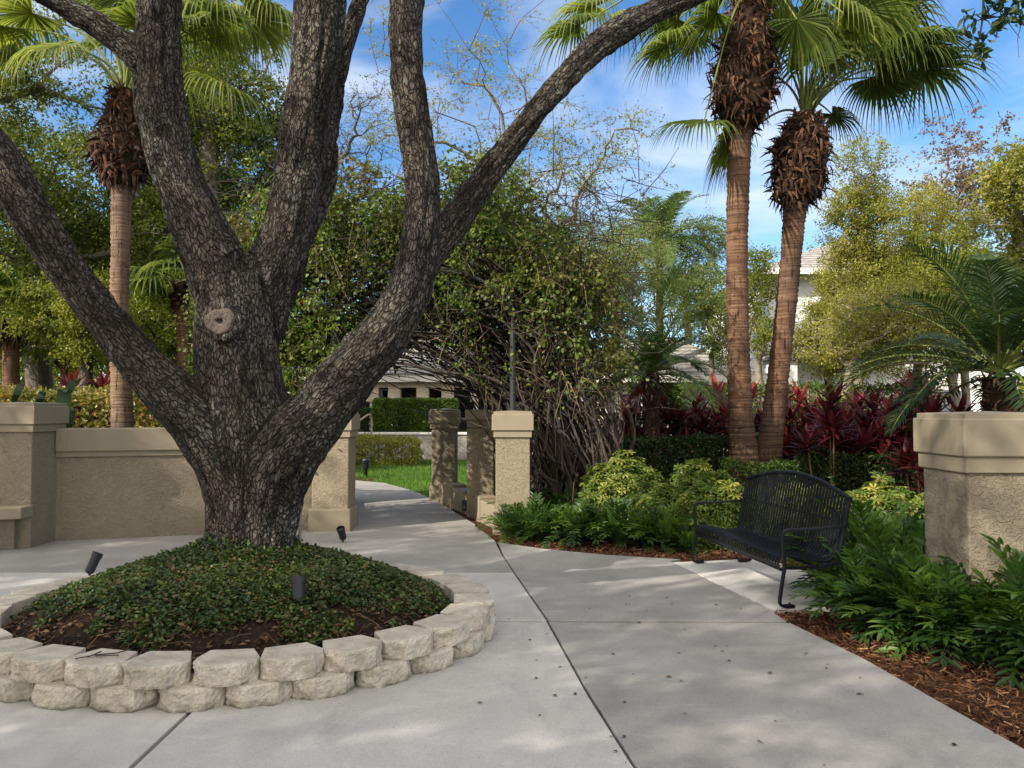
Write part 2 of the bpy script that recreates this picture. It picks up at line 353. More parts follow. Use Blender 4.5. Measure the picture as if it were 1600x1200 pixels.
def m_roof(name, c1, c2):
    m, nt, b, out = newmat(name); n = noise(nt, coord(nt, 'World', (1, 1, 1)), 4, 5); w = nt.nodes.new('ShaderNodeTexWave'); w.bands_direction = 'Z'; w.inputs['Scale'].default_value = 2.3; w.inputs['Distortion'].default_value = 1.2
    link(nt, coord(nt, 'World'), w.inputs[0]); col = ramp(nt, n, [(.3, c1), (.7, c2)]); col = mix(nt, 1.0, col, ramp(nt, w.outputs[1], [(.1, .55), (.5, 1.1)]), 'MULTIPLY'); link(nt, col, b.inputs['Base Color'])
    b.inputs['Roughness'].default_value = .85; bump(nt, b, w.outputs[1], .8, .06); return m
def m_attr(name, stops, rough=.85):
    m, nt, b, out = newmat(name); at = nt.nodes.new('ShaderNodeAttribute'); at.attribute_name = 'rnd'
    c = ramp(nt, at.outputs['Fac'], stops); n = noise(nt, coord(nt, 'World'), 45, 4); c = mix(nt, 1.0, c, ramp(nt, n, [(.3, .6), (.7, 1.25)]), 'MULTIPLY')
    link(nt, c, b.inputs['Base Color']); b.inputs['Roughness'].default_value = rough; b.inputs['Specular IOR Level'].default_value = .2; bump(nt, b, n, .6, .01); return m

M = {}
M['bark'] = m_bark()
M['stucco'] = m_stucco(True); M['smooth'] = m_stucco(False)
M['conc'] = m_concrete('grey_concrete', (.345, .335, .315), dark=.66); M['conc_l'] = m_concrete('pale_concrete', (.50, .485, .455), dark=.80)
M['conc_n'] = m_concrete('new_concrete', (.62, .60, .56), dark=.92); M['joint'] = plain('joint_dirt', (.03, .025, .02), .95, nscale=20)
M['mulch'] = m_ground('mulch', [(.03, .014, .008), (.085, .038, .020), (.16, .078, .042)]); M['soil'] = m_ground('soil', [(.010, .007, .005), (.028, .018, .012), (.055, .038, .026)], 30)
M['earth'] = m_ground('garden_earth', [(.03, .024, .014), (.06, .055, .025), (.07, .09, .03)], 3)
M['chip'] = m_attr('mulch_chip', [(0, (.035, .015, .008)), (.45, (.11, .048, .024)), (.8, (.20, .095, .048)), (1, (.34, .20, .11))])
M['litter'] = m_attr('dry_leaf', [(0, (.04, .025, .015)), (.6, (.11, .065, .035)), (1, (.22, .15, .08))])
M['grassb'] = m_ground('lawn_soil', [(.03, .06, .01), (.05, .10, .015), (.07, .13, .02)], 12, .02)
M['block'] = m_block(); M['black'] = plain('black_paint', (.006, .007, .011), .42, nscale=30, nvar=.3, spec=.35); M['lamp_black'] = plain('black_plastic', (.015, .016, .02), .45)
M['iron'] = plain('dark_iron', (.02, .02, .022), .6); M['lens'] = plain('dark_glass', (.03, .035, .04), .08, spec=.8)
M['rail'] = plain('tan_rail', (.35, .26, .17), .5)
M['scar'] = m_bark2('cut_wood', (.05, .038, .032), (.17, .135, .112), 1, 48)
M['bark_g'] = m_bark2('grey_bark', (.055, .045, .036), (.17, .145, .12)); M['bark_d'] = m_bark2('dark_bark', (.025, .02, .017), (.075, .062, .05)); M['bark_l'] = m_bark2('pale_bark', (.14, .12, .095), (.32, .28, .22))
M['vine2'] = m_bark2('vine_twig', (.08, .05, .03), (.28, .19, .12), .25, 20); M['vine'] = m_bark2('vine_bark', (.010, .008, .006), (.075, .056, .040), .25, 14)
M['ptr'] = m_palmtrunk('palm_trunk', (.075, .045, .030), (.135, .082, .053), (.21, .135, .09)); M['ptg'] = m_palmtrunk('grey_palm_trunk', (.10, .072, .050), (.17, .125, .088), (.23, .175, .125))
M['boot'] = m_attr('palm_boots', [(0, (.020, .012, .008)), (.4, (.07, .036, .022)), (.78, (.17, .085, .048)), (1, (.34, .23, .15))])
M['fan'] = leafmat('fan_palm_leaf', [(.035, .065, .014), (.09, .13, .025), (.25, .27, .07)], .42, .38); M['pet'] = plain('palm_petiole', (.13, .16, .035), .45, nscale=4)
M['fea'] = leafmat('feather_palm_leaf', [(.016, .038, .018), (.035, .068, .024), (.06, .095, .028)], .3, .4); M['fea_m'] = leafmat('sunlit_feather_leaf', [(.03, .065, .022), (.07, .12, .035), (.15, .20, .06)], .35, .4); M['fea_l'] = leafmat('pale_feather_leaf', [(.07, .12, .04), (.13, .19, .07)], .35, .5)
M['oak'] = leafmat('oak_leaf', [(.03, .052, .011), (.09, .12, .02), (.27, .28, .06)], .38, .38)
M['mid'] = leafmat('mid_green_leaf', [(.07, .10, .016), (.18, .215, .033), (.38, .38, .085)], .45)
M['olive'] = leafmat('olive_leaf', [(.10, .11, .022), (.22, .22, .042), (.38, .35, .08)], .38); M['yel'] = leafmat('yellow_green_leaf', [(.09, .12, .016), (.18, .20, .028), (.28, .27, .04)], .4)
M['pale'] = leafmat('pale_green_leaf', [(.10, .135, .045), (.19, .23, .08), (.30, .33, .13)], .4); M['pink'] = leafmat('bronze_leaf', [(.07, .07, .045), (.15, .11, .08), (.24, .14, .13)], .3)
M['boug'] = leafmat('vine_leaf', [(.018, .040, .008), (.05, .09, .013), (.12, .17, .024), (.26, .29, .045)], .38, patch_col=(.12, .085, .035)); M['bloom'] = leafmat('pink_bract', [(.3, .02, .10), (.45, .04, .16)], .4)
M['hedge'] = leafmat('hedge_leaf', [(.016, .036, .010), (.03, .06, .012), (.06, .10, .016)], .25, nscale=2.5); M['hedgeb'] = leafmat('bright_hedge_leaf', [(.03, .065, .010), (.07, .125, .018), (.13, .19, .03)], .3, nscale=2)
M['lime'] = leafmat('variegated_leaf', [(.035, .075, .012), (.10, .15, .022), (.30, .30, .07)], .3, .42, nscale=3); M['fern'] = leafmat('fern_leaf', [(.015, .038, .010), (.032, .075, .014), (.09, .165, .028)], .3, .38, nscale=3)
M['cover'] = leafmat('ground_cover_leaf', [(.018, .036, .010), (.045, .075, .018), (.095, .13, .032), (.14, .075, .04)], .2, .4, nscale=3)
M['croton'] = leafmat('croton_leaf', [(.05, .08, .016), (.14, .155, .03), (.24, .19, .05), (.34, .14, .09)], .3, .4, nscale=2.5)
M['cord'] = leafmat('cordyline_leaf', [(.032, .011, .013), (.095, .018, .026), (.21, .032, .048), (.40, .08, .085)], .35, .35, nscale=3); M['cordstem'] = plain('cordyline_stem', (.16, .10, .06), .8, nscale=20)
M['grass'] = leafmat('grass_blade', [(.05, .12, .012), (.09, .19, .018), (.14, .25, .03)], .3, .5); M['bigleaf'] = leafmat('big_leaf', [(.010, .030, .008), (.02, .045, .012)], .2, .3)
M['white'] = plain('white_render', (.68, .675, .66), .8, nscale=2, nvar=.05, bscale=40); M['cream'] = plain('cream_render', (.50, .44, .36), .8, nscale=2, nvar=.08); M['trim'] = plain('white_trim', (.72, .70, .66), .6)
M['shade'] = plain('porch_shade', (.035, .03, .028), .5); M['door'] = plain('brown_door', (.11, .055, .035), .5); M['glass'] = plain('window_glass', (.05, .06, .07), .06, spec=.9)  # first one: porch shade put into a near-black house wall colour
M['roof'] = m_roof('grey_roof_tile', (.20, .185, .17), (.34, .32, .30)); M['stone'] = m_ground('retaining_stone', [(.20, .18, .16), (.36, .34, .31), (.5, .48, .45)], 5, .03)

# ------------------------------------------------------------------ ground, pavement, lawn
mb = MB(); n = 60
mb.add([(-400, -400, -.03), (400, -400, -.03), (400, 600, -.03), (-400, 600, -.03)], [(0, 1, 2, 3)])
tag(mb.build('ground', M['earth']), kind='structure')
def xy(px, py): g = G(px, py); return (g[0], g[1])
# mulch bed (right and beyond the gate)
mb = MB(); prism(mb, [(-.35, 9.3), (2.2, 3.0), (3.2, 1.0), (12, 1.0), (14, 22), (-.4, 22), (-1.0, 12.6), (-.55, 10.3)], -.05, .012)
tag(mb.build('mulch_bed', M['mulch']), kind='structure')
# lawn beyond the gate
mb = MB(); prism(mb, [(-1.35, 13.9), (-1.0, 13.2), (4, 13), (5, 25.2), (-12, 25.4), (-12, 20), (-4.4, 18.5), (-2.7, 17.2), (-1.95, 15.6)], -.05, .016)
tag(mb.build('lawn', M['grassb']), kind='structure')
z0, z1 = -.05, .045
edgeR = [xy(985, 1200), xy(1600, 1188), xy(1470, 1110), xy(1340, 1035), xy(1225, 976)]
s_line = [(.53, 3.566), (.42, 4.4), (.263, 5.93), (.02, 7.68), (-.10, 8.6), (-.23, 9.45)]     # the long joint
def slab(name, poly, mat, top=z1):
    mb = MB(); prism(mb, poly, z0, top); o = mb.build(name, mat, bevel=.004); return tag(o, kind='structure')
J = .013; JL = .008
def sx(y): return float(np.interp(y, [p[1] for p in s_line][0:], [p[0] for p in s_line]))
slab('pavement', [(sx(3.566) + .35, .5), (5, .5), (2.62, 2.9), (2.37, 3.55), (2.29, 4.2), (2.20, 5.05), (2.03, 5.895 - J), (.263 + JL, 5.915 - J), (.42 + JL, 4.4), (.53 + JL, 3.566), (sx(3.5) + .40, 1.8)], M['conc'])
slab('pavement', [(.263 + JL, 5.935 + J), (2.02, 5.915 + J), (2.0, 6.24), (1.63, 8.27), (1.75, 8.36), (1.0, 8.62), (.36, 8.98), (-.16, 9.42), (-.10 + JL, 8.6), (.02 + JL, 7.68)], M['conc'])
slab('pavement', [(-1.66 + .014, .5), (.9, .5), (.53 + .33 - J, 1.8), (.53 - JL, 3.566), (.42 - JL, 4.4), (.263 - JL, 5.92 - J), (-4.5, 5.92 - J), (-1.66 + .014, 4.2)], M['conc_l'])
slab('pavement', [(-12, .5), (-1.66 - .014, .5), (-1.66 - .014, 5.92 - J), (-12, 5.92 - J)], M['conc_l'], z1 - .003)
slab('pavement', [(-12, 5.92 + J), (.263 - JL, 5.93 + J), (.02 - JL, 7.68), (-12, 7.68)], M['conc_l'])
slab('pavement', [(-12, 7.70), (.02 - JL, 7.70), (-.10 - JL, 8.6), (-.18, 9.3), (-.19, 9.45), (-3.6, 9.45), (-12, 9.45)], M['conc'])
slab('path', [(-12, 9.465), (-.19, 9.465), (-.3, 10.0), (-.55, 10.9), (-2.2, 10.9), (-2.4, 10.5), (-12, 10.5)], M['conc'])
slab('path', [(-2.3, 10.915), (-.5, 10.915), (-.9, 12.3), (-2.3, 12.3), (-2.6, 12.3), (-2.45, 10.915)], M['conc'], .043)
slab('path', [(-2.62, 12.315), (-.9, 12.315), (-1.35, 13.9), (-1.95, 15.5), (-2.7, 17.0), (-4.2, 18.3), (-12, 19.5), (-12, 17.6), (-5.0, 16.6), (-3.6, 15.2), (-3.0, 13.9)], M['conc'], .045)
mb = MB(); prism(mb, [(-12, 1.0), (5, 1.0), (2.2, 4.0), (2.0, 5.9), (1.7, 8.2), (-.17, 9.48), (-.45, 10.2), (-.95, 12.4), (-2.7, 12.4), (-2.6, 10.2), (-12, 10.2)], -.05, .012)
tag(mb.build('joint_bed', M['joint']), kind='structure')
# slab under the bench
BFL = A(1.83, 8.13, 0); BFR = A(2.10, 6.30, 0); bu = unit(BFR - BFL); bw = A(-bu[1], bu[0], 0)
c0 = BFL - bu*.10 - bw*.178; c1 = BFR + bu*.02 - bw*.068; c2 = c1 + bw*1.15; c3 = BFL - bu*.16 + bw*.85
mb = MB(); prism(mb, [tuple(x[:2]) for x in (c0, c1, c2, c3)][::-1], -.05, .044); tag(mb.build('bench_slab', M['conc_n'], bevel=.003), kind='structure')

# ------------------------------------------------------------------ stucco walls and pillars
def pillar(label, c, w, rz=0, h=0.0, z_base=0, plinth=True, group='stucco pillars', base_h=.33, k0=0):
    """c: centre on the ground; cap 1.33-1.54 (+h)"""
    t = thing('stucco_pillar', label, 'pillar', (c[0], c[1], 0), group, 0)
    m = MB(); obox(m, c, (w, w), rz, -.1, 1.246 + h - k0*1.5); m.build('shaft', M['stucco'], t, bevel=.012)
    m = MB(); obox(m, c, (w + .05, w + .05), rz, 1.244 + h - k0*1.5, 1.334 + h - k0); m.build('neck_band', M['smooth'], t, bevel=.008)
    m = MB(); obox(m, c, (w + .095, w + .095), rz, 1.333 + h - k0, 1.54 + h); m.build('cap', M['smooth'], t, bevel=.008)
    m = MB(); k = (w + .055) / 2; ca, sa = math.cos(rz), math.sin(rz)
    V = [(c[0] + x*ca - y*sa, c[1] + x*sa + y*ca, z) for x, y, z in ((-k,-k,1.538+h), (k,-k,1.538+h), (k,k,1.538+h), (-k,k,1.538+h), (-k,-k,1.575+h), (k,-k,1.575+h), (k,k,1.575+h), (-k,k,1.575+h), (0,0,1.590+h))]
    m.add(V, [(0,1,5,4),(1,2,6,5),(2,3,7,6),(3,0,4,7),(4,5,8),(5,6,8),(6,7,8),(7,4,8)]); m.build('cap_top', M['smooth'], t, bevel=.004)
    if plinth:
        m = MB(); obox(m, c, (w + .07, w + .07), rz, -.1, base_h); m.build('plinth', M['smooth'], t, bevel=.015)
    return t
FL = math.atan2(13.95 - 10.45, -1.33 - (-.02))          # direction of the gate's flanks
rzF = FL - math.pi/2
pillar('tan stucco pillar at the right front of the gate, fern at its foot', (.01, 10.45), .44, 0.0)
pillar('tan stucco pillar at the right far end of the gate, dappled with branch shadows', (-1.17, 13.95), .42, 0.0, .03)
pillar('tan stucco pillar at the left front of the gate, half behind the oak limb', (-2.33, 10.50), .47, 0.0)
pillar('tan stucco pillar at the left far end of the gate, only a sliver showing', (-2.93, 13.4), .42, 0.0)
pillar('large tan stucco pillar in the right foreground among ferns', (3.27, 5.53), .57, 0.0, 0, plinth=False, k0=.04)
pillar('tan stucco pillar at the left end of the low wall, bench ledge against it', (-5.72, 9.33), .62, 0.0, .10, plinth=False)
# middle pier of the right flank
t = thing('stucco_pier', 'narrow tan stucco pier between the two right gate pillars, vines against it', 'pier', (-.5, 12.1, 0))
m = MB(); obox(m, (-.47, 12.1), (.40, .5), 0, -.1, 1.45); m.build('shaft', M['stucco'], t, bevel=.012)
m = MB(); obox(m, (-.47, 12.1), (.45, .55), 0, 1.448, 1.60); m.build('cap', M['smooth'], t, bevel=.01)
# low curb walls between the pillars
def lowwall(label, a, b, th, h, rise=0):
    a = np.array(a); b = np.array(b); d = unit(b - a); nn = A(-d[1], d[0]); L = np.linalg.norm(b - a)
    t = thing('low_wall', label, 'low wall', (a[0], a[1], 0), 'low curb walls of the gate')
    rz = math.atan2(d[1], d[0]); c = (a + b)/2
    m = MB(); obox(m, c, (L, th), rz, -.1, h); m.build('wall_body', M['smooth'], t, bevel=.02)
    m = MB(); obox(m, a + d*L*.5, (.26, th + .05), rz, -.1, h + .05 + rise); m.build('wall_pier', M['smooth'], t, bevel=.02)
    return t
lowwall('low tan wall beside the path from the front right pillar to the middle pier', (-.14, 10.7), (-.62, 12.3), .22, .32)
lowwall('low tan wall from the middle pier to the far right pillar', (-.66, 12.4), (-1.16, 13.75), .22, .34)
lowwall('low tan wall on the left side of the gate passage, behind the oak', (-2.45, 10.75), (-2.95, 13.2), .22, .32)
# long wall on the left
t = thing('garden_wall', 'long low tan stucco wall behind the oak with smooth coping', 'wall', (-4, 9.6, 0))
a = A(-5.45, 9.62); b = A(-2.5, 10.55); d = unit(b-a); L = np.linalg.norm(b-a); rz = math.atan2(d[1], d[0]); c = (a+b)/2
m = MB(); obox(m, c, (L, .24), rz, -.1, 1.035); m.build('wall_face', M['stucco'], t, bevel=.01)
m = MB(); obox(m, c, (L, .29), rz, 1.034, 1.10); m.build('band', M['smooth'], t, bevel=.008)
m = MB(); obox(m, c, (L, .35), rz, 1.099, 1.375); m.build('coping', M['smooth'], t, bevel=.012)
t = thing('garden_wall', 'short stretch of low tan wall left of the end pillar, cut by the frame', 'wall', (-8, 9.3, 0))
m = MB(); obox(m, (-8.6, 9.4), (5.2, .24), 0, -.1, 1.035); m.build('wall_face', M['stucco'], t, bevel=.01)
m = MB(); obox(m, (-8.6, 9.4), (5.2, .35), 0, 1.034, 1.375); m.build('coping', M['smooth'], t, bevel=.01)
# ledge bench at the left
t = thing('ledge_bench', 'tan concrete ledge seat built against the left end pillar', 'bench', (-6, 9.0, 0))
m = MB(); prism(m, [(-5.37, 9.01), (-9, 9.01), (-9, 7.6), (-7.2, 8.15), (-5.37, 8.78)], .40, .53); m.build('seat', M['smooth'], t, bevel=.012)
m = MB(); prism(m, [(-5.55, 9.02), (-9, 9.02), (-9, 7.9), (-7.2, 8.42), (-5.55, 8.95)], -.1, .402); m.build('base', M['stucco'], t)

# ------------------------------------------------------------------ planter: mound, ground cover, blocks
EC = A(-1.91, 5.66); EA, EB = 1.78, 1.50; TR = A(-2.04, 6.2)
def rho(x, y): return np.sqrt(((x-EC[0])/(EA-.20))**2 + ((y-EC[1])/(EB-.20))**2)
def mound_z(x, y):
    r = np.clip(rho(x, y), 0, 1.1); d = np.sqrt((x-TR[0])**2 + ((y-TR[1])*1.15)**2)
    return .11 + .37*np.clip(1-r**3, 0, 1) + .11*np.exp(-(d/.6)**2) + .018*noise3(np.stack([x*3, y*3, 0*x], -1))
def on_mound(px, py):
    for Y in np.arange(4.2, 7.4, .01):
        p = P(px, py, Y)
        if p[2] <= mound_z(p[0], p[1]): return A(p[0], p[1], mound_z(p[0], p[1]))
    return A(p[0], p[1], .2)
mb = MB(); nr, na = 50, 120
rr = np.linspace(0, 1.06, nr)[:, None]; th = (np.arange(na)*2*math.pi/na)[None]
X = EC[0] + (EA-.20)*rr*np.cos(th); Y = EC[1] + (EB-.20)*rr*np.sin(th); Z = mound_z(X, Y) + .010*noise3(np.stack([X*22, Y*22, 0*X], -1))
i = np.arange(nr-1)[:, None]*na; j = np.arange(na)[None]
mb.add(np.stack([X, Y, Z], -1).reshape(-1, 3), np.stack([i+j, i+(j+1) % na, i+na+(j+1) % na, i+na+j], -1).reshape(-1, 4)[:, ::-1])
tag(mb.build('planting_mound', M['soil'], smooth=True), kind='structure')
def disc(n, rmax=1.0, rs=RS):
    r = np.sqrt(rs.random(n))*rmax; a = rs.random(n)*2*math.pi; return EC[0] + (EA-.2)*r*np.cos(a), EC[1] + (EB-.2)*r*np.sin(a), r
x, y, r = disc(70000, 1.0)
dens = .93 - .16*noise3(np.stack([x*2, y*2, 0*x], -1)) - .10*noise3(np.stack([x*7, y*7, 0*x], -1)) + np.where(y > EC[1], .06, 0) - .10*np.clip((EC[1]-y)/1.2, 0, 1)
k = (r < dens) ; x, y, r = x[k], y[k], r[k]
z = mound_z(x, y) + RS.random(len(x))**1.6*.055 + .006
mb = MB(); N = len(x); nr_ = unit(RS.normal(size=(N, 3))*.45 + A(0, -.1, 1)); yd = unit(RS.normal(size=(N, 3))*A(1, 1, .35))
ra = np.clip(RS.random(N)*.62 + .25*noise3(np.stack([x*5, y*5, 0*x], -1)) + np.where(RS.random(N) < .16, .6, 0), 0, 1)
stamp(mb, LEAFW, np.stack([x, y, z], -1), yd, nr_, RS.uniform(.014, .034, N), 0, ra)
n2 = 2600; th = RS.random(n2)*6.283; rr2 = RS.uniform(.33, .48, n2); xx = TR[0] + rr2*np.cos(th); yy = TR[1] + rr2*np.sin(th); zz = mound_z(xx, yy) + RS.random(n2)**1.5*.16*(.5 + .5*noise3(np.stack([th*2, 0*th, 0*th], -1)))*np.clip((.50-rr2)/.14, 0, 1)
stamp(mb, LEAFW, np.stack([xx, yy, zz], -1), RS.normal(size=(n2, 3)), unit(np.stack([np.cos(th), np.sin(th), 0*th+.8], -1) + RS.normal(size=(n2, 3))*.3), RS.uniform(.018, .04, n2), 0, RS.random(n2)*.7)
tag(mb.build('ground_cover', M['cover']), 'low dark green ground cover on the mound under the oak', kind='stuff')
# twigs and dry leaves along the mound's bare rim
mb = MB(); x, y, r = disc(9000, 1.03); k = (r > .74); x, y = x[k][:2600], y[k][:2600]; N = len(x)
stamp(mb, LEAF4, np.stack([x, y, mound_z(x, y) + .012 + .02*RS.random(N)], -1), RS.normal(size=(N, 3))*A(1, 1, .2), unit(RS.normal(size=(N, 3))*.4 + A(0, 0, 1)), RS.uniform(.02, .06, N))
x, y, r = disc(900, 1.03); k = (r > .72); x, y = x[k], y[k]
for q in range(min(330, len(x))):
    a0 = RS.random()*6.28; L = RS.uniform(.06, .22); b1 = a0 + RS.normal()*.5
    p0 = A(x[q], y[q], 0); p1 = p0 + A(math.cos(a0), math.sin(a0), 0)*L*.5; p2 = p1 + A(math.cos(b1), math.sin(b1), 0)*L*.5
    for p_, dz in ((p0, .01), (p1, .035), (p2, .012)): p_[2] = mound_z(p_[0], p_[1]) + dz
    tube(mb, [p0, p1, p2], .0022, 4, 0, RS.random(), cap=False)
tag(mb.build('leaf_litter', M['litter']), 'dry leaves and runners around the bare rim of the mound', kind='stuff')

# rough split-face blocks
def block_mesh(seed, w=.345, d=.28, h=.113):
    rs = np.random.default_rng(seed); pr = [(-w*.34, -d*.5), (w*.34, -d*.5), (w*.5, d*.08), (w*.47, d*.22), (w*.27, d*.5), (-w*.27, d*.5), (-w*.47, d*.22), (-w*.5, d*.08)]
    out = []                                   # outline resampled
    for i in range(8):
        a, b = A(*pr[i]), A(*pr[(i+1) % 8]); L = np.linalg.norm(b-a); n = max(1, int(L/.016))
        for t in range(n): out.append((*(a + (b-a)*t/n), i))
    out = np.array(out); n = len(out); nz = 8; V = []
    for kz in range(nz+1):
        z = h*kz/nz
        for (x, y, s) in out:
            face = s in (2, 3, 4, 5, 6) or (s == 1 and y > 0)
            nn = unit(A(x, y + .05)); e = noise3(A(x*17 + seed*9, y*17, z*20))*.012 + abs(noise3(A(x*38, y*38 + seed, z*38)))*-.012 + noise3(A(x*80, y*80 + seed, z*80))*.004
            rim = 0 if 0 < kz < nz else (-.0025 if kz == nz else -.003)
            dd = (e + .004 + rim*1.2) if face else (rim*.6 + e*.15)
            V.append((x + nn[0]*dd, y + nn[1]*dd, z - (.003 if kz == nz and face else 0)))
    Fs = np.array([(kz*n + i, kz*n + (i+1) % n, (kz+1)*n + (i+1) % n, (kz+1)*n + i) for kz in range(nz) for i in range(n)])
    mb = MB(); mb.add(V, Fs)
    # top and bottom: ring shrunk to the middle, slightly uneven
    top = np.array(V[nz*n:]); cen = top.mean(0); TV = [top]
    for s in (.94, .7, .4): q = cen + (top-cen)*s; q[:, 2] = h + .002 + .0015*noise3(q*30); TV.append(q)
    TV = np.concatenate(TV); TF = np.array([(r*n+i, r*n+(i+1) % n, (r+1)*n+(i+1) % n, (r+1)*n+i) for r in range(3) for i in range(n)])
    mb.add(TV, TF); mb.add(TV[3*n:], [list(range(n))]); mb.add(np.array(V[:n]), [list(range(n))[::-1]])
    return mb
bprot = []
for s in range(5):
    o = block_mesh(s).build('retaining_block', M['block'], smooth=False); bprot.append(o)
used = {}
def ellipse_pts(n, da, db, ph):
    tt = np.linspace(0, 2*math.pi, 2001); a, b = EA + da, EB + db
    s = np.concatenate([[0], np.cumsum(np.hypot(np.diff(a*np.cos(tt)), np.diff(b*np.sin(tt))))]); out = []
    for k in range(n):
        q = np.interp(((k+ph)/n % 1)*s[-1], s, tt); nn = unit(A(math.cos(q)/a, math.sin(q)/b)); out.append((EC[0] + a*math.cos(q), EC[1] + b*math.sin(q), math.atan2(nn[1], nn[0]) - math.pi/2))
    return out
up_ = ellipse_pts(28, -.14, -.14, .12); lo_ = ellipse_pts(28, -.125, -.125, .62)
tw = min(range(28), key=lambda k: (up_[k][0] + 2.2)**2 + (up_[k][1] - 4.3)**2)     # the block that carries the twig
for course, pts, zz in (('upper', up_, .045 + .114), ('lower', lo_, .045)):
    for k, (x, y, rz) in enumerate(pts):
        dk = (k - tw) % 28; o = bprot[int(RS.integers(5))]
        first = not used.get(o.name); used[o.name] = 1
        if not first: o = o.copy(); COL.objects.link(o)
        o.location = (x + RS.normal()*.006, y + RS.normal()*.006, zz + (.0015 if course == 'upper' else 0)); o.rotation_euler = (0, 0, rz + RS.normal()*.05); o.scale = (1 + RS.normal()*.015, 1, 1)
        if course == 'upper' and dk == 0: lb = 'cream top course block with a forked twig lying on it'
        elif course == 'upper':
            lb = 'cream top course block, ' + (f'{nth(dk-1)} to the right of the one with the twig' if dk <= 14 else f'{nth(28-dk-1)} to the left of the one with the twig')
        else:
            lb = 'cream bottom course block, ' + (f'{nth(dk)} going right from under the twig' if dk < 14 else f'{nth(28-dk-1)} going left from under the twig')
        tag(o, lb, 'block', 'split-face blocks ringing the oak planter')
# twig on its block
x, y, rz = up_[tw]; mb = MB(); zt = .045 + .114*2 + .012
for pl in ([(-.10, -.06), (-.02, -.01), (.07, .04), (.12, .09)], [(-.02, -.01), (.06, -.02), (.10, .0)], [(-.05, -.03), (-.02, .05)]):
    tube(mb, [(x + a, y + b, zt + .006*(i % 2)) for i, (a, b) in enumerate(pl)], .0035, 5, cap=True)
tag(mb.build('twig', M['bark_d'], loc=(x, y, zt)), 'dark forked twig lying on a top course block', 'twig')

# spotlights in the mound
def spot(label, p, aim, L=.15, r=.042):
    p = np.array(p, float) - A(0, 0, .135 if 'left slope' in label else (.035 if 'mound' in label else 0)); t = thing('spotlight', label, 'spotlight', tuple(p), 'black garden spotlights')
    d = unit(aim); p = np.array(p, float); c = p + A(0, 0, .05)
    m = MB(); q0, q1 = c - d*.02, c + d*L; tube(m, [q0, q0 + d*.012, q0 + d*.03, q1], [r*.6, r*.9, r, r*1.02], 20, cap=True)
    s = unit(np.cross(d, (1, .3, .2))); tube(m, [q1 - d*.02, q1 + d*.025], [r*1.12, r*1.15], 20, cap=False); tube(m, [q1 + d*.025, q1 - d*.02], [r*1.07, r*1.02], 20, cap=False); m.build('housing', M['lamp_black'], t, smooth=False)
    m = MB(); tube(m, [q1 - d*.012, q1 - d*.008], [r*.98, r*.98], 20); m.build('lens', M['lens'], t)
    m = MB(); tube(m, [p - A(0, 0, .08), p + A(0, 0, .05)], .011, 8); m.build('stake', M['lamp_black'], t)
pl = on_mound(140, 885); spot('black spotlight leaning right on the left slope of the mound', pl, (.35, .25, 1))
pl = on_mound(466, 945); spot('black spotlight on the front slope of the mound facing the oak', pl, (-.05, .22, 1), .13)
spot('black spotlight on the paving behind the planter near the gate pillar', (*xy(536, 853)[:2], .045), (-.1, -.5, .8), .12)
# leaf scraps on the paving
mb = MB(); N = 420; x = RS.uniform(-3.5, 2.6, N); y = RS.uniform(2.6, 9, N); k = ((((x-EC[0])/(EA+.1))**2 + ((y-EC[1])/(EB+.1))**2) > 1) & (x < np.interp(y, [3, 5.9, 6.2, 8.3, 9], [2.3, 1.95, 1.9, 1.6, .3])) & (noise3(np.stack([x*1.1, y*1.1, 0*x], -1)) > -.05)
x, y = x[k], y[k]; N = len(x)
stamp(mb, LEAF4, np.stack([x, y, np.full(N, z1 + .006)], -1), RS.normal(size=(N, 3))*A(1, 1, .05), unit(RS.normal(size=(N, 3))*.15 + A(0, 0, 1)), RS.uniform(.1, .21, N)**2)
tag(mb.build('leaf_litter', M['litter']), 'small dry leaf scraps scattered on the paving', kind='stuff')
# mulch chips on the right bed
mb = MB(); N = 42000; x = RS.uniform(.0, 4.2, N); y = 2.6 + 7.6*RS.random(N)**1.3
edge = np.interp(y, [2.6, 3.55, 4.2, 5.05, 5.9, 6.25, 6.3, 8.35, 8.4, 8.62, 8.98, 9.42, 11], [2.68, 2.37, 2.29, 2.20, 2.03, 2.0, 3.3, 2.75, 1.8, 1.0, .36, -.16, -.2])
k = (x > edge + .0*y) & ((x < edge + 2.2)); x, y = x[k], y[k]; N = len(x)
CH = (A([-.5,-.09,0],[.5,-.06,0],[.5,.07,0],[-.5,.09,0],[-.45,0,.10],[.45,0,.09]), np.array([(0,1,5,4),(1,2,5,5),(2,3,4,5)]))
CH = (CH[0], np.array([(0,1,5,4),(3,4,5,2)]))
stamp(mb, CH, np.stack([x, y, .015 + RS.random(N)*.03], -1), RS.normal(size=(N, 3))*A(1, 1, .25), unit(RS.normal(size=(N, 3))*.35 + A(0, 0, 1)), RS.uniform(.02, .075, N), 0, RS.random(N)**1.3)
tag(mb.build('mulch_chips', M['chip']), 'red-brown shredded bark mulch along the walk', kind='stuff')

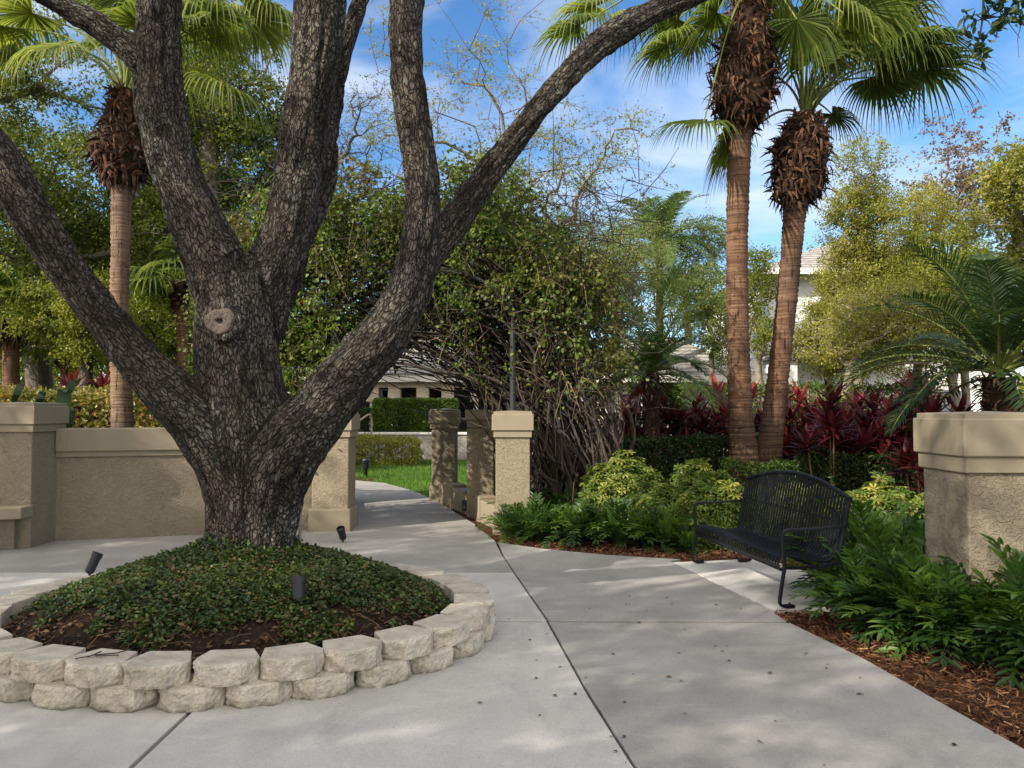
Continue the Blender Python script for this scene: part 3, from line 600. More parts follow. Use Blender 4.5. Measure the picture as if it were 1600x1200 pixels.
# ------------------------------------------------------------------ the oak
def limb(spec, n=8):
    """spec rows: px, py, half width px, depth"""
    pts = []
    for px, py, hw, Y in spec: p = P(px, py, Y); pts.append((*p, hw*Y/F))
    return spline(pts, n)
limbs = [
 limb([(396,905,68,6.2),(397,868,62,6.2),(397,830,61,6.2),(395,780,61,6.2),(392,730,68,6.2),(388,680,72,6.2),(380,630,70,6.2),(373,580,66,6.2),(370,530,64,6.2),(370,480,62,6.2),(362,440,56,6.2)]),
 limb([(372,500,50,6.2),(350,440,52,6.2),(332,395,46,6.15),(308,345,42,6.1),(284,290,39,6.1),(264,230,40,6.1),(252,170,41,6.1),(248,110,39,6.1),(248,50,36,6.1),(249,0,34,6.1),(252,-80,31,6.2),(262,-200,26,6.3),(258,-330,20,6.5)]),
 limb([(240,120,28,6.1),(212,88,24,6.05),(180,58,22,6.0),(145,34,20,5.95),(100,10,18,5.9),(50,-18,17,5.8),(-30,-70,15,5.6),(-130,-160,12,5.4)]),
 limb([(385,540,48,6.25),(404,480,50,6.3),(424,430,47,6.35),(443,385,42,6.4),(456,335,37,6.45),(464,280,36,6.5),(473,215,37,6.5),(484,145,38,6.5),(494,75,40,6.5),(500,10,42,6.5),(506,-60,38,6.55),(520,-180,30,6.7),(545,-320,22,6.9)]),
 limb([(440,430,16,6.75),(472,372,18,6.85),(496,318,19,6.95),(507,275,18,7.0),(512,215,16,7.0),(520,155,15,7.05),(530,105,15,7.1),(545,55,15,7.1),(562,5,14,7.15),(585,-60,13,7.2),(620,-200,10,7.4)]),
 limb([(412,870,40,6.1),(418,810,46,6.1),(428,755,52,6.08),(452,700,54,6.0),(500,640,48,5.92),(552,575,44,5.85),(600,522,40,5.8),(634,465,36,5.78),(652,405,33,5.78),(659,345,31,5.78),(658,280,30,5.76),(650,215,29,5.74),(640,145,29,5.72),(634,75,29,5.7),(635,5,29,5.7),(640,-70,27,5.7),(655,-200,22,5.6),(650,-330,17,5.4)]),
 limb([(640,450,22,5.85),(664,412,26,5.9),(692,372,27,5.98),(735,312,25,6.05),(778,250,24,6.1),(815,202,23,6.15),(850,161,23,6.2),(885,122,23,6.22),(925,82,23,6.25),(972,45,23,6.3),(1040,8,21,6.35),(1120,-25,19,6.4),(1220,-80,16,6.4),(1350,-170,12,6.3)]),
 limb([(375,850,38,6.15),(368,780,44,6.12),(350,715,48,6.1),(315,662,46,6.05),(268,617,40,6.0),(222,570,35,5.95),(175,515,33,5.9),(132,458,31,5.85),(90,400,31,5.8),(45,330,33,5.75),(5,265,33,5.7),(-45,190,31,5.65),(-110,100,28,5.6),(-200,-20,24,5.5),(-280,-150,18,5.3)]),
]
oak = thing('oak_tree', 'large spreading oak with dark furrowed bark and forked limbs in the round planter', 'tree', (TR[0], TR[1], .45))
mb = MB()
for L in limbs: tube(mb, L[:, :3], L[:, 3], 20, cap=True)
# root flare buttresses
for a0 in np.linspace(.3, 6.28, 8):
    d = A(math.cos(a0), math.sin(a0), 0); c = A(TR[0], TR[1], 0)
    tube(mb, [c + d*.19 + A(0, 0, 1.2), c + d*.21 + A(0, 0, .8), c + d*.235 + A(0, 0, .60), c + d*.30 + A(0, 0, .36)], [.10, .11, .105, .10], 12)
KN = P(347, 503, 5.82)                       # stub of the sawn-off limb
kd = unit(A(-.12, -1, .05)); tube(mb, [KN - kd*-.0 + A(.02, .22, -.0), KN + kd*.02], [.17, .115], 18)
_s1 = unit(np.cross(kd, (0, 0, 1))); _s2 = np.cross(_s1, kd); tube(mb, [KN + kd*.0 + .128*(math.cos(q)*_s1 + .85*math.sin(q)*_s2) for q in np.linspace(0, 6.2832, 22)], .036, 10)
tmp = mb.build('trunk_tmp', M['bark'])
rm = tmp.modifiers.new('r', 'REMESH'); rm.mode = 'VOXEL'; rm.voxel_size = .0155
sm = tmp.modifiers.new('s', 'SMOOTH'); sm.iterations = 5; sm.factor = .5
dg = bpy.context.evaluated_depsgraph_get(); me = bpy.data.meshes.new_from_object(tmp.evaluated_get(dg)); bpy.data.objects.remove(tmp)
nv = len(me.vertices); co = np.zeros(nv*3, np.float32); me.vertices.foreach_get('co', co); co = co.reshape(-1, 3).astype(float)
no = np.zeros(nv*3, np.float32); me.vertices.foreach_get('normal', no); no = no.reshape(-1, 3)
S = []
for li, L in enumerate(limbs):
    D = spline(L, 3); t_, e1, e2 = frames(D[:, :3]); s = np.concatenate([[0], np.cumsum(np.linalg.norm(np.diff(D[:, :3], axis=0), axis=1))])
    S.append(np.hstack([D, e1, e2, s[:, None] + li*13.7, np.full((len(D), 1), li*3.1), t_]))
S = np.concatenate(S); bc = np.zeros((nv, 3))
for q in range(0, nv, 4000):
    d = co[q:q+4000, None] - S[None, :, :3]; dist = np.linalg.norm(d, axis=2) - S[None, :, 3]
    j = dist.argmin(1); dd = d[np.arange(len(j)), j]; Sj = S[j]
    rr_ = np.maximum(Sj[:, 3:4], .05); bc[q:q+4000, 0] = (dd*Sj[:, 4:7]).sum(1) + Sj[:, 11]; bc[q:q+4000, 1] = (dd*Sj[:, 7:10]).sum(1); bc[q:q+4000, 2] = Sj[:, 10] + (dd*Sj[:, 12:15]).sum(1)
co2 = co + no*(.012*noise3(bc*A(9, 9, 4)) + .008*noise3(bc*A(26, 26, 13)) + .018*noise3(bc*A(3, 3, 1.2)) - .020*np.clip(1 - 3.2*np.abs(noise3(bc*A(13, 13, 2.2) + 7)), 0, 1))[:, None]
me.vertices.foreach_set('co', (co2 - np.array(oak.location)).astype(np.float32).ravel())
ba = me.attributes.new('bc', 'FLOAT_VECTOR', 'POINT'); ba.data.foreach_set('vector', bc.astype(np.float32).ravel())
me.polygons.foreach_set('use_smooth', np.ones(len(me.polygons), bool)); me.materials.clear(); me.materials.append(M['bark']); me.update(); me.name = 'trunk'
tr = bpy.data.objects.new('trunk', me); COL.objects.link(tr); tr.parent = oak
mb = MB(); s1 = unit(np.cross(kd, (0, 0, 1))); s2 = np.cross(s1, kd); th = np.arange(28)*2*math.pi/28; KC = KN + kd*.046
prof = [(.118, -.05), (.118, -.012), (.104, .006), (.085, .004), (.05, 0), (.028, -.004), (.018, -.03), (.006, -.045)]
V = np.array([KC + (r*(1 + .07*math.sin(3*x + 1) + .04*math.sin(7*x)))*(math.cos(x)*s1 + .82*math.sin(x)*s2) + kd*h for r, h in prof for x in th]); i = np.arange(len(prof)-1)[:, None]*28; j = np.arange(28)[None]
mb.add(V, np.stack([i+j, i+(j+1) % 28, i+28+(j+1) % 28, i+28+j], -1).reshape(-1, 4)); mb.build('cut_limb_scar', M['scar'], oak, smooth=True)

# ------------------------------------------------------------------ generic trees
def skeleton(base, top, cl, rs, r_tip=.012, jit=.12, expo=2.3, n_tr=6, subd=3, sag=.0):
    base = np.array(base, float); top = np.array(top, float)
    nodes = [base + (top-base)*t + (rs.normal(size=3)*jit*.35*A(1, 1, .2) if 0 < t < 1 else 0) for t in np.linspace(0, 1, n_tr)]
    par = [-1] + list(range(n_tr-1)); plen = [0.0]*n_tr
    for i in range(1, n_tr): plen[i] = 0
    order = np.argsort(np.linalg.norm(cl - top, axis=1))
    for ci in order:
        c = cl[ci]; nd = np.array(nodes); cost = np.linalg.norm(nd - c, axis=1) + .25*np.array(plen) + 1.0*np.maximum(0, nd[:, 2] - c[2])*.5
        cost[:max(1, n_tr//2)] += 2.5; j = int(cost.argmin()); a = nd[j]; L = np.linalg.norm(c - a); prev = j
        bend = rs.normal(size=3)*jit*L*A(1, 1, .6) + A(0, 0, .10*L - sag*L)
        ns = max(2, min(subd, int(L/.5)+1))
        for s in range(1, ns+1):
            t = s/ns; p = a + (c-a)*t + bend*math.sin(math.pi*t)
            nodes.append(p); par.append(prev); plen.append(plen[j] + L*t); prev = len(nodes)-1
    nodes = np.array(nodes); n = len(nodes); rr = np.zeros(n); ch = [[] for _ in range(n)]
    for i in range(n):
        if par[i] >= 0: ch[par[i]].append(i)
    for i in range(n-1, -1, -1):
        rr[i] = r_tip if not ch[i] else (sum(rr[k]**expo for k in ch[i]))**(1/expo) + r_tip*.05
    return nodes, par, ch, rr
def draw_skel(mb, nodes, ch, rr, k=6, trunk_r=None, mi=0, rmin=0):
    sc = 1.0 if trunk_r is None else trunk_r/max(rr[0], 1e-6)
    if sc < 1 or trunk_r is not None: rr = rr*np.interp(rr/rr[0], [0, .3, 1], [max(.6, min(1.0, sc)), (1+sc)/2, sc])
    start = [(0, None)]
    while start:
        i, p = start.pop(); chain = [] if p is None else [p]; rad = [] if p is None else [min(rr[p]*.8, rr[i]*1.25)]
        while True:
            chain.append(i); rad.append(rr[i])
            if not ch[i]: break
            o = sorted(ch[i], key=lambda q: -rr[q])
            for q in o[1:]: start.append((q, i))
            i = o[0]
        if len(chain) > 1 and max(rad) > rmin:
            rad[-1] *= .5; tube(mb, nodes[chain], rad, k if rad[0] > .03 else 4, mi, cap=False)
def crown_clusters(c, r, n, rs, shell=1.8, rough=.35, zcut=None):
    d = unit(rs.normal(size=(n, 3))); rad = rs.random(n)**(1/shell); nz = 1 + rough*noise3(d*2.2 + rs.random()*50)
    return np.array(c) + d*(rad*nz)[:, None]*np.array(r)
def make_tree(label, base, c, r, ncl, npl, leaf, clr, lm, bm, tr, seed, name='tree', cat='tree', group='trees in the background', shell=1.8, rough=.35, shape=LEAF4, flat=.7, top=None, filt=None, sag=0, rtip=.012, jit=.14, droop=.15, lim=None, tw=9, jl=.16, draw_tw=0):
    rs = np.random.default_rng(seed); t = thing(name, label, cat, (base[0], base[1], 0), group)
    cl = crown_clusters(c, r, ncl, rs, shell, rough)
    if filt is not None: cl = cl[filt(cl)]
    if top is None: top = (base[0]*.6 + c[0]*.4, base[1]*.6 + c[1]*.4, max(c[2] - r[2]*.75, base[2] + .6))
    nodes, par, ch, rr = skeleton(base, top, cl, rs, rtip, jit, sag=sag); mt = MB(); draw_skel(mt, nodes, ch, rr, 8, tr)
    C_ = len(cl); K = tw; tdir = unit(rs.normal(size=(C_, K, 3)) + unit(cl - np.array(c))[:, None]*.5 + A(0, 0, .15))*A(1, 1, flat); tlen = clr*rs.uniform(1.0, 2.1, (C_, K, 1)); tmid = rs.normal(size=(C_, K, 3))*.15*clr
    N = C_*npl; ci = np.repeat(np.arange(C_), npl); ki = rs.integers(0, K, N); tt = rs.uniform(.12, 1.0, N)[:, None]
    pos = cl[ci] + tdir[ci, ki]*tlen[ci, ki]*tt + tmid[ci, ki]*np.sin(tt*math.pi) + rs.normal(size=(N, 3))*clr*jl; out = tdir[ci, ki]*.8 + rs.normal(size=(N, 3))*.3
    if lim is not None: k = lim(pos); pos, out = pos[k], out[k]
    crnd = rs.random((C_, K))[ci, ki]*.5 + .5*rs.random(C_)[ci]
    if lim is not None: crnd = crnd[k]
    a = np.clip(.65*crnd + .4*rs.random(len(pos)), 0, 1)
    if draw_tw:
        dk = min(K, draw_tw)
        for q in range(C_):
            for w in range(dk): p0 = cl[q]; p2 = p0 + tdir[q, w]*tlen[q, w]*.95; tube(mt, [p0, (p0+p2)/2 + tmid[q, w], p2], [rtip*.6, rtip*.45, rtip*.25], 3, cap=False)
    mt.build('trunk', bm, t, smooth=True)
    m = MB(); scatter(m, pos, out, leaf, shape, a=a, droop=droop, rs=rs); m.build('crown', lm, t)
    return t
def TP(label, cx, cy, hw, hh, Y, ncl, npl, leaf, clr, lm, bm, tr, seed, bx=None, **kw):
    c = P(cx, cy, Y); s = Y/F; b = P(bx if bx else cx, 640, Y); return make_tree(label, (b[0], Y, 0), c, (hw*s, hw*s*.9, hh*s), ncl, npl, leaf, clr, M[lm], M[bm], tr, seed, **kw)

# the oak's high canopy, over the picture
rs = np.random.default_rng(3)
def above(p, mg=.5): return (p[:, 2] > 1.6 + .525*np.maximum(p[:, 1], 0) + mg) | (p[:, 1] < -.2)
cl = crown_clusters((-1.8, 4.2, 8.4), (5.6, 4.6, 3.2), 105, rs, 2.2); cl = cl[above(cl, .9)]
roots = [L[-1, :3] for L in limbs[1:]]; mb = MB()
own = np.array([[np.linalg.norm(c - r) for r in roots] for c in cl]).argmin(1)
for q, r0 in enumerate(roots):
    sub = cl[own == q]
    if len(sub) < 2: continue
    L = limbs[q+1]; d = unit(L[-1, :3] - L[-3, :3]); nodes, par, ch, rr = skeleton(r0 - d*.1, r0 + d*.9, sub, rs, .014, n_tr=4); draw_skel(mb, nodes, ch, rr, 8, L[-1, 3])
mb.build('branches', M['bark_g'], oak, smooth=True)
N = len(cl)*105; cc = np.repeat(cl, 105, 0); pos = cc + rs.normal(size=(N, 3))*A(.42, .42, .3); pos = pos[above(pos, .15)]
mb = MB(); scatter(mb, pos, unit(rs.normal(size=pos.shape)), .085, LEAF4, rs=rs); mb.build('crown', M['oak'], oak)
# hanging sprig, upper right
mb = MB(); tw_ = MB(); hang = [P(1600, -230, 5.2), P(1560, -120, 5.1), P(1540, -30, 5.0), P(1535, 30, 5.0), P(1528, 70, 5.0)]
tube(tw_, spline(hang, 5), np.linspace(.016, .004, 21), 6)
ends = [P(x, y, 5.0 + RS.normal()*.06) for x, y in ((1510,45),(1545,15),(1570,30),(1590,15),(1530,60),(1524,75),(1515,25),(1560,5),(1598,30),(1575,-10),(1540,-20),(1532,88),(1552,45),(1605,5),(1590,-25))]
for e in ends:
    s0 = hang[3] if e[2] < 4 + 0*e[0] else hang[2]; s0 = min(hang[1:], key=lambda h: np.linalg.norm(h - e)); tube(tw_, [s0, (s0+e)/2 + A(0, 0, .02), e], [.005, .004, .002], 4, cap=False)
pos = np.repeat(np.array(ends), 13, 0) + RS.normal(size=(len(ends)*13, 3))*.022; scatter(mb, pos, unit(RS.normal(size=pos.shape)), .07, (LEAFW[0]*A(.55, 1, 1), LEAFW[1]), up=.3)
tube(tw_, [P(1595, 40, 5.0), P(1590, 60, 5.0), P(1592, 90, 5.0)], [.003, .002, .0015], 4); tube(tw_, [hang[2], P(1575, 35, 5), P(1594, 60, 5)], [.004, .003, .002], 4)
tw_.build('hanging_twig', M['bark_d'], oak); mb.build('hanging_leaves', M['fea'], oak)

# shade trees behind and left of the camera (they throw the dappled shade on the walk)
def shade(label, base, c, r, n, seed, npl=120): 
    rs_ = np.random.default_rng(seed); filt = lambda p: (p[:, 1] < -.5) | (np.abs(p[:, 0]) > .66*p[:, 1] + .9) | (p[:, 2] > 1.6 + .55*p[:, 1] + 1.0)
    make_tree(label, base, c, r, n, npl, .10, .45, M['oak'], M['bark_g'], .3, seed, filt=filt, lim=lambda p: (p[:, 1] < 0) | (np.abs(p[:, 0]) > .645*p[:, 1] + .2) | (p[:, 2] > 1.6 + .53*p[:, 1] + .2), group='shade trees behind the viewpoint', name='shade_tree')
shade('broad oak standing outside the frame to the left, shading the paving', (-9.5, -1.5, 0), (-9.5, -2.0, 6.6), (5.4, 5.2, 3.0), 285, 31, 210)
shade('broad oak behind the viewpoint, shading the foreground', (-4.5, -8.0, 0), (-4.0, -7.0, 6.8), (5.6, 5.0, 3.0), 300, 32, 230)
shade('broad oak far left of the walk, outside the frame', (-14.0, 2.5, 0), (-14.0, 2.0, 6.6), (3.6, 3.6, 2.6), 150, 33, 230)

# background trees ------------------------------------------------
TP('tall dark oak behind the left wall, leftmost of the background trees', 20, 300, 250, 190, 21, 150, 357, 0.111, .62, 'oak', 'bark_g', .30, 41, bx=70)
TP('dense oak rising behind the oak trunk left of the gate', 330, 300, 190, 190, 25, 150, 357, 0.118, .7, 'oak', 'bark_g', .32, 42, bx=300)
TP('mid green low tree between the sabal palms on the left', 190, 470, 170, 100, 27, 90, 357, 0.111, .7, 'mid', 'bark_g', .16, 43, bx=75)
TP('pale trunked tree behind the croton hedge on the left', 90, 440, 130, 110, 23, 70, 357, 0.096, .6, 'mid', 'bark_l', .17, 44, bx=72)
TP('dense green tree seen behind the left palm crown', 300, 110, 150, 120, 23, 90, 340, 0.104, .6, 'oak', 'bark_g', .28, 45, bx=340)
TP('oak with bare arching limbs reaching in at the upper left', 0, 110, 190, 110, 16, 44, 306, 0.081, .42, 'oak', 'bark_g', .30, 46, bx=-160, sag=.1)
TP('bright green tree low between the oak trunk and the left palm', 290, 520, 120, 90, 21, 60, 340, 0.089, .5, 'mid', 'bark_d', .13, 47, bx=260)
TP('mid green tree at the far left edge above the croton hedge', 10, 500, 110, 80, 19, 50, 340, 0.081, .45, 'mid', 'bark_l', .14, 48, bx=20)
TP('thin open tree with sparse leaves against the sky, behind the vine arch', 735, 190, 170, 200, 17, 150, 48, .055, .34, 'olive', 'bark_g', .10, 51, bx=760, shell=2.6, rtip=.005, jit=.10, tw=6, jl=.04, draw_tw=6)
TP('thin spreading tree right of the long limb with arching bare branches', 890, 285, 150, 115, 18, 120, 60, .055, .36, 'mid', 'bark_l', .10, 52, bx=790, rtip=.006, jit=.14, tw=6, jl=.05, draw_tw=6)
TP('dark nearly leafless tree between the two upright oak limbs', 565, 230, 60, 130, 18, 70, 14, .05, .34, 'oak', 'bark_d', .08, 53, bx=520, rtip=.006, jit=.14, tw=6, jl=.04, draw_tw=6)
TP('pale feathery tree right of the vine arch', 965, 430, 90, 100, 23, 120, 323, 0.063, .45, 'pale', 'bark_l', .12, 54)
TP('light green feathery tree behind the two tall palms', 1075, 430, 75, 100, 29, 90, 289, 0.07, .5, 'pale', 'bark_l', .14, 55)
TP('small light green tree before the white house between the palm trunks', 1184, 480, 36, 110, 20, 40, 187, 0.067, .32, 'mid', 'bark_l', .10, 56)
TP('tall narrow yellow-green tree right of the second palm', 1345, 385, 52, 170, 21, 130, 323, 0.063, .36, 'olive', 'bark_l', .12, 57, rough=.45)
TP('bushy yellow-green tree in the right background', 1435, 420, 92, 150, 23, 130, 340, 0.067, .45, 'olive', 'bark_l', .14, 58, rough=.45)
TP('bronze-leaved tree with a loose top at the upper right', 1510, 300, 80, 90, 24, 100, 60, 0.11, .38, 'pink', 'bark_l', .12, 59, rough=.5, tw=6, jl=.08, draw_tw=4, rtip=.008)
TP('glossy broadleaf tree at the right edge of the picture', 1610, 340, 70, 150, 17, 90, 187, 0.089, .34, 'olive', 'bark_l', .14, 60)
TP('twiggy olive tree with bare grey branches behind the cordylines', 1390, 520, 120, 72, 18, 150, 204, 0.056, .36, 'olive', 'bark_l', .10, 61, bx=1290, rtip=.010, draw_tw=5)
TP('yellow-green leafy tree low behind the feather palm on the right', 1490, 480, 140, 110, 20, 150, 323, 0.074, .42, 'yel', 'bark_l', .12, 62)
TP('yellow-green bush low in front of the white house', 1300, 545, 70, 48, 22, 70, 260, .07, .34, 'olive', 'bark_l', .07, 63, name='bush', cat='bush', group='leafy bushes')
TP('low bright green tree far behind the croton hedge', 230, 430, 130, 130, 30, 90, 300, .10, .6, 'mid', 'bark_d', .12, 65)
TP('low yellowish tree behind the left sabal palms', 60, 520, 120, 70, 26, 80, 300, .09, .5, 'yel', 'bark_d', .12, 66)
TP('pale green tree just left of the tall palm trunks, hiding a roof', 1112, 490, 42, 85, 23, 60, 220, .07, .34, 'pale', 'bark_l', .08, 67)
TP('small olive tree right against the second tall palm trunk', 1292, 480, 32, 80, 22.5, 45, 200, .065, .28, 'olive', 'bark_l', .07, 68)
TP('yellow-green tree low at the left edge above the croton hedge', 120, 500, 80, 70, 17.5, 60, 260, .075, .34, 'yel', 'bark_g', .09, 69, bx=128)
# far woods
mb = MB(); N = 42000; th = RS.uniform(-.85, .85, N); R_ = RS.uniform(48, 62, N); hmax = 5.2 + 2.6*noise3(np.stack([th*9, 0*th, 0*th], -1)) + 1.2*noise3(np.stack([th*31, 0*th, 0*th+4], -1)); x = R_*np.sin(th); y = R_*np.cos(th); z = RS.random(N)**.8*hmax
scatter(mb, np.stack([x, y, z], -1), np.tile(A(0, -.6, .3), (N, 1)), .55, LEAF4, a=np.clip(.5 + .5*noise3(np.stack([th*40, z, 0*z], -1)), 0, 1)); tag(mb.build('distant_trees', M['mid']), 'distant belt of trees along the horizon', kind='stuff')

# ------------------------------------------------------------------ palms
def fan(mb, hub, d, nrm, R, rs, nseg=46, droop=1.0, amax=2.15, mi=0, a0=.5):
    d = unit(d); side = unit(np.cross(d, nrm)); n = np.cross(side, d); da = 2*amax/nseg
    ang = np.linspace(-amax, amax, nseg) + rs.normal(size=nseg)*da*.15; T = np.array([0, .12, .28, .45, .62, .80, 1.0])
    wprof = np.array([.10, .55, 1.0, .95, .5, .24, .03]); hw = R*.45*math.tan(da/2)*1.0
    for i, an in enumerate(ang):
        L = R*(1 - .22*(abs(an)/amax)**1.5)*rs.uniform(.9, 1.06); d0 = math.cos(an)*d + math.sin(an)*side; s0 = -math.sin(an)*d + math.cos(an)*side
        p = np.array(hub, float); pts = [p.copy()]; dr = droop*rs.uniform(.7, 1.3)
        for q in range(1, len(T)):
            tm = (T[q] + T[q-1])/2; v = unit(d0 + A(0, 0, -1)*dr*(max(0, tm-.36)**1.15*4.2) + A(0, 0, -.10)*dr + n*.12*(1-tm)); p = p + v*L*(T[q]-T[q-1]); pts.append(p.copy())
        pts = np.array(pts); w = (hw*wprof)[:, None]; fold = n[None]*w*.55
        V = np.concatenate([pts - s0*w + fold, pts, pts + s0*w + fold]); m = len(T); Fs = [(q, q+1, m+q+1, m+q) for q in range(m-1)] + [(m+q, m+q+1, 2*m+q+1, 2*m+q) for q in range(m-1)]
        mb.add(V, np.array(Fs), mi, np.clip(a0 + rs.normal()*.16 + .12*(i % 2), 0, 1))
def boots(mb, prof, axis, rs, n=1100, L=(.14, .36), wd=.030):
    """dead leaf bases round a trunk; prof rows z,radius; axis(z)->x,y"""
    zs = [p[0] for p in prof]; rads = [p[1] for p in prof]
    zz = np.linspace(zs[0], zs[-1], 24); pts = np.array([(*axis(z), z) for z in zz]); tube(mb, pts, np.interp(zz, zs, rads)*.80, 22, 0, .08, wob=.07)
    for i in range(n):
        z = rs.uniform(zs[0], zs[-1]); th = rs.random()*2*math.pi; r = np.interp(z, zs, rads); o = A(math.cos(th), math.sin(th), 0); x, y = axis(z); p = A(x, y, z) + o*r*rs.uniform(.78, .93)
        tdir = unit(o*rs.uniform(.0, .45) + A(0, 0, rs.choice([1, -1], p=[.5, .5])*rs.uniform(.2, 1)) + rs.normal(size=3)*.38); ln = rs.uniform(*L); s = unit(np.cross(tdir, o + rs.normal(size=3)*.3)); w = wd*rs.uniform(.35, 1.2); m = 5; pp = []; v = tdir.copy()
        for q in range(m): pp.append(p.copy()); v = unit(v + A(0, 0, -.25) + rs.normal(size=3)*.16 - o*.05); p = p + v*ln/m
        pp = np.array(pp); ws = w*np.array([1, .9, .7, .45, .08])[:, None]; V = np.concatenate([pp - s*ws, pp + o*ws*.35, pp + s*ws]); Fs = [(q, q+1, m+q+1, m+q) for q in range(m-1)] + [(m+q, m+q+1, 2*m+q+1, 2*m+q) for q in range(m-1)]
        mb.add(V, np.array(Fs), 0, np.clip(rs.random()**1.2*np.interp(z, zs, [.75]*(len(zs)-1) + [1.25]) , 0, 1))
def trunk_tube(mb, pts, r, rs, ring=.035, amp=.012):
    D = spline(np.hstack([np.array(pts), np.array(r)[:, None]]), 40); L = np.linalg.norm(np.diff(D[:, :3], axis=0), axis=1).sum(); n = int(L/ring); idx = np.linspace(0, len(D)-1, n); D = np.stack([np.interp(idx, np.arange(len(D)), D[:, c]) for c in range(4)], 1)
    rr_ = D[:, 3] + amp*(np.arange(n) % 2 - .5) + rs.normal(size=n)*amp*.35; tube(mb, D[:, :3], rr_, 22, wob=.012)
def fan_palm(label, Y, tp, rpx, boot, crown, fans, seed, mat='ptr', R=1.15, group='fan palms', extra=14, lime=.5):
    """tp: trunk pixels bottom to top; boot rows: py, half width px, px"""
    rs = np.random.default_rng(seed); tpts = [P(x, y, Y) for x, y in tp]; t = thing('fan_palm', label, 'palm', (tpts[0][0], Y, 0), group)
    m = MB(); trunk_tube(m, tpts, [r*Y/F for r in rpx], rs); m.build('trunk', M[mat], t, smooth=True)
    bp = [P(x, y, Y) for y, h, x in boot]; zs = [b[2] for b in bp]; ax = lambda z: (np.interp(z, zs, [b[0] for b in bp]), Y)
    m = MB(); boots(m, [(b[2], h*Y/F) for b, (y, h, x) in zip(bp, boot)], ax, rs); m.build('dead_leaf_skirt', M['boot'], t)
    C = P(crown[0], crown[1], Y)
    def one(hub, dd, R_, dr):
        m = MB(); dist = np.linalg.norm(hub - C); mid = (C + hub)/2 + A(0, 0, .12*dist); pt = spline([C + A(0, 0, -.25), C*.6 + mid*.4, mid, hub], 4); tube(m, pt, np.linspace(.026, .011, len(pt)), 6, 1)
        nrm = A(0, 0, 1) + rs.normal(size=3)*.25 - unit(dd)*.2
        if abs(unit(dd)[2]) > .85: nrm = unit(A(hub[0]-C[0], hub[1]-C[1], .4) + rs.normal(size=3)*.2)
        fan(m, hub, dd, nrm, R_, rs, droop=dr, a0=rs.uniform(lime-.3, lime+.25)); m.build('frond', [M['fan'], M['pet']], t)
    for hx, hy, dY, ang, tilt, R_, dr in fans:
        hub = P(hx, hy, Y + dY); dd = A(math.cos(math.radians(ang))*math.cos(tilt), math.sin(tilt), math.sin(math.radians(ang))*math.cos(tilt)); one(hub, dd, R_, dr)
    for i in range(extra):
        az = i*2.399 + rs.normal()*.2; el = rs.uniform(.1, 1.25); o = A(math.cos(az)*math.cos(el), math.sin(az)*math.cos(el), math.sin(el)); hub = C + o*rs.uniform(.8, 1.25) + A(0, 0, .1); one(hub, o + A(0, 0, -.35), R*rs.uniform(.85, 1.1), rs.uniform(.8, 1.3))
    return t
# fans: hub px, hub py, depth offset, direction in the picture (deg), tilt, size, droop
fan_palm('tall fan palm behind the bench, straight brown trunk and long dead leaf skirt', 12.5, [(1166,800),(1164,740),(1157,640),(1153,500),(1152,350),(1158,190),(1170,60),(1175,-60)], [26,24,19,17,17,18,20,18],
  [(205,22,1160),(185,42,1160),(150,56,1161),(110,56,1162),(70,46,1165),(30,32,1170),(-20,24,1175)], (1178,-40),
  [(905,40,-.6,195,-.2,1.15,1.1),(1045,70,-.8,200,-.3,1.0,.9),(1100,190,-.5,190,-.25,1.15,.9),(1143,218,.3,240,.2,1.1,.8),(1320,22,-.9,320,-.5,1.35,1.4),(1345,15,-.6,345,-.2,1.3,1.4),(980,40,-.4,200,.1,1.2,1.1),(1060,30,.2,190,.3,1.2,1.2),(1010,20,.5,170,.3,1.1,1.0),(1085,60,.8,215,.5,1.0,.9),(1390,-5,.3,350,.1,1.2,1.2),(1270,60,.8,300,.5,1.0,1.1),(930,10,.2,185,0,1.2,1.2),(1120,20,-.6,210,.2,1.1,1.2),(1245,30,-.7,310,.2,1.2,1.3)], 71, extra=18)
fan_palm('shorter leaning fan palm behind the bench, shaggy ball of dead leaves at its top', 12.9, [(1195,790),(1200,720),(1212,620),(1226,500),(1236,400),(1243,320),(1255,240),(1258,180)], [25,21,17,16,16,18,17,14],
  [(322,22,1243),(300,42,1246),(270,48,1250),(230,47,1252),(200,32,1256),(178,20,1258)], (1258,165),
  [(1438,106,.3,352,.0,1.5,.75),(1420,90,-.3,5,.1,1.3,1.2),(1370,120,.2,335,.1,1.2,1.2),(1275,90,-.4,80,-.2,1.2,1.1),(1205,70,.2,130,.1,1.2,1.1),(1300,178,.6,335,.2,.85,1.2),(1290,110,.4,45,.1,1.1,1.1),(1225,60,-.2,105,-.2,1.1,1.0),(1350,90,.6,20,.2,1.2,1.0),(1320,60,-.5,60,-.2,1.1,1.1),(1185,110,.5,150,.3,1.0,1.0),(1400,70,-.6,15,-.2,1.15,1.1),(1240,20,.4,95,.3,1.1,.9),(1150,225,.6,245,.3,.9,.8),(1230,-10,0,100,0,1.1,.9),(1330,0,.2,50,0,1.1,1),(1395,45,.2,20,0,1.3,1.3),(1360,30,-.2,340,.1,1.3,1.4),(1300,40,.5,320,.2,1.2,1.3),(1440,60,-.3,355,0,1.25,1.3),(1265,50,.5,70,.1,1.2,1.1)], 72, extra=0)
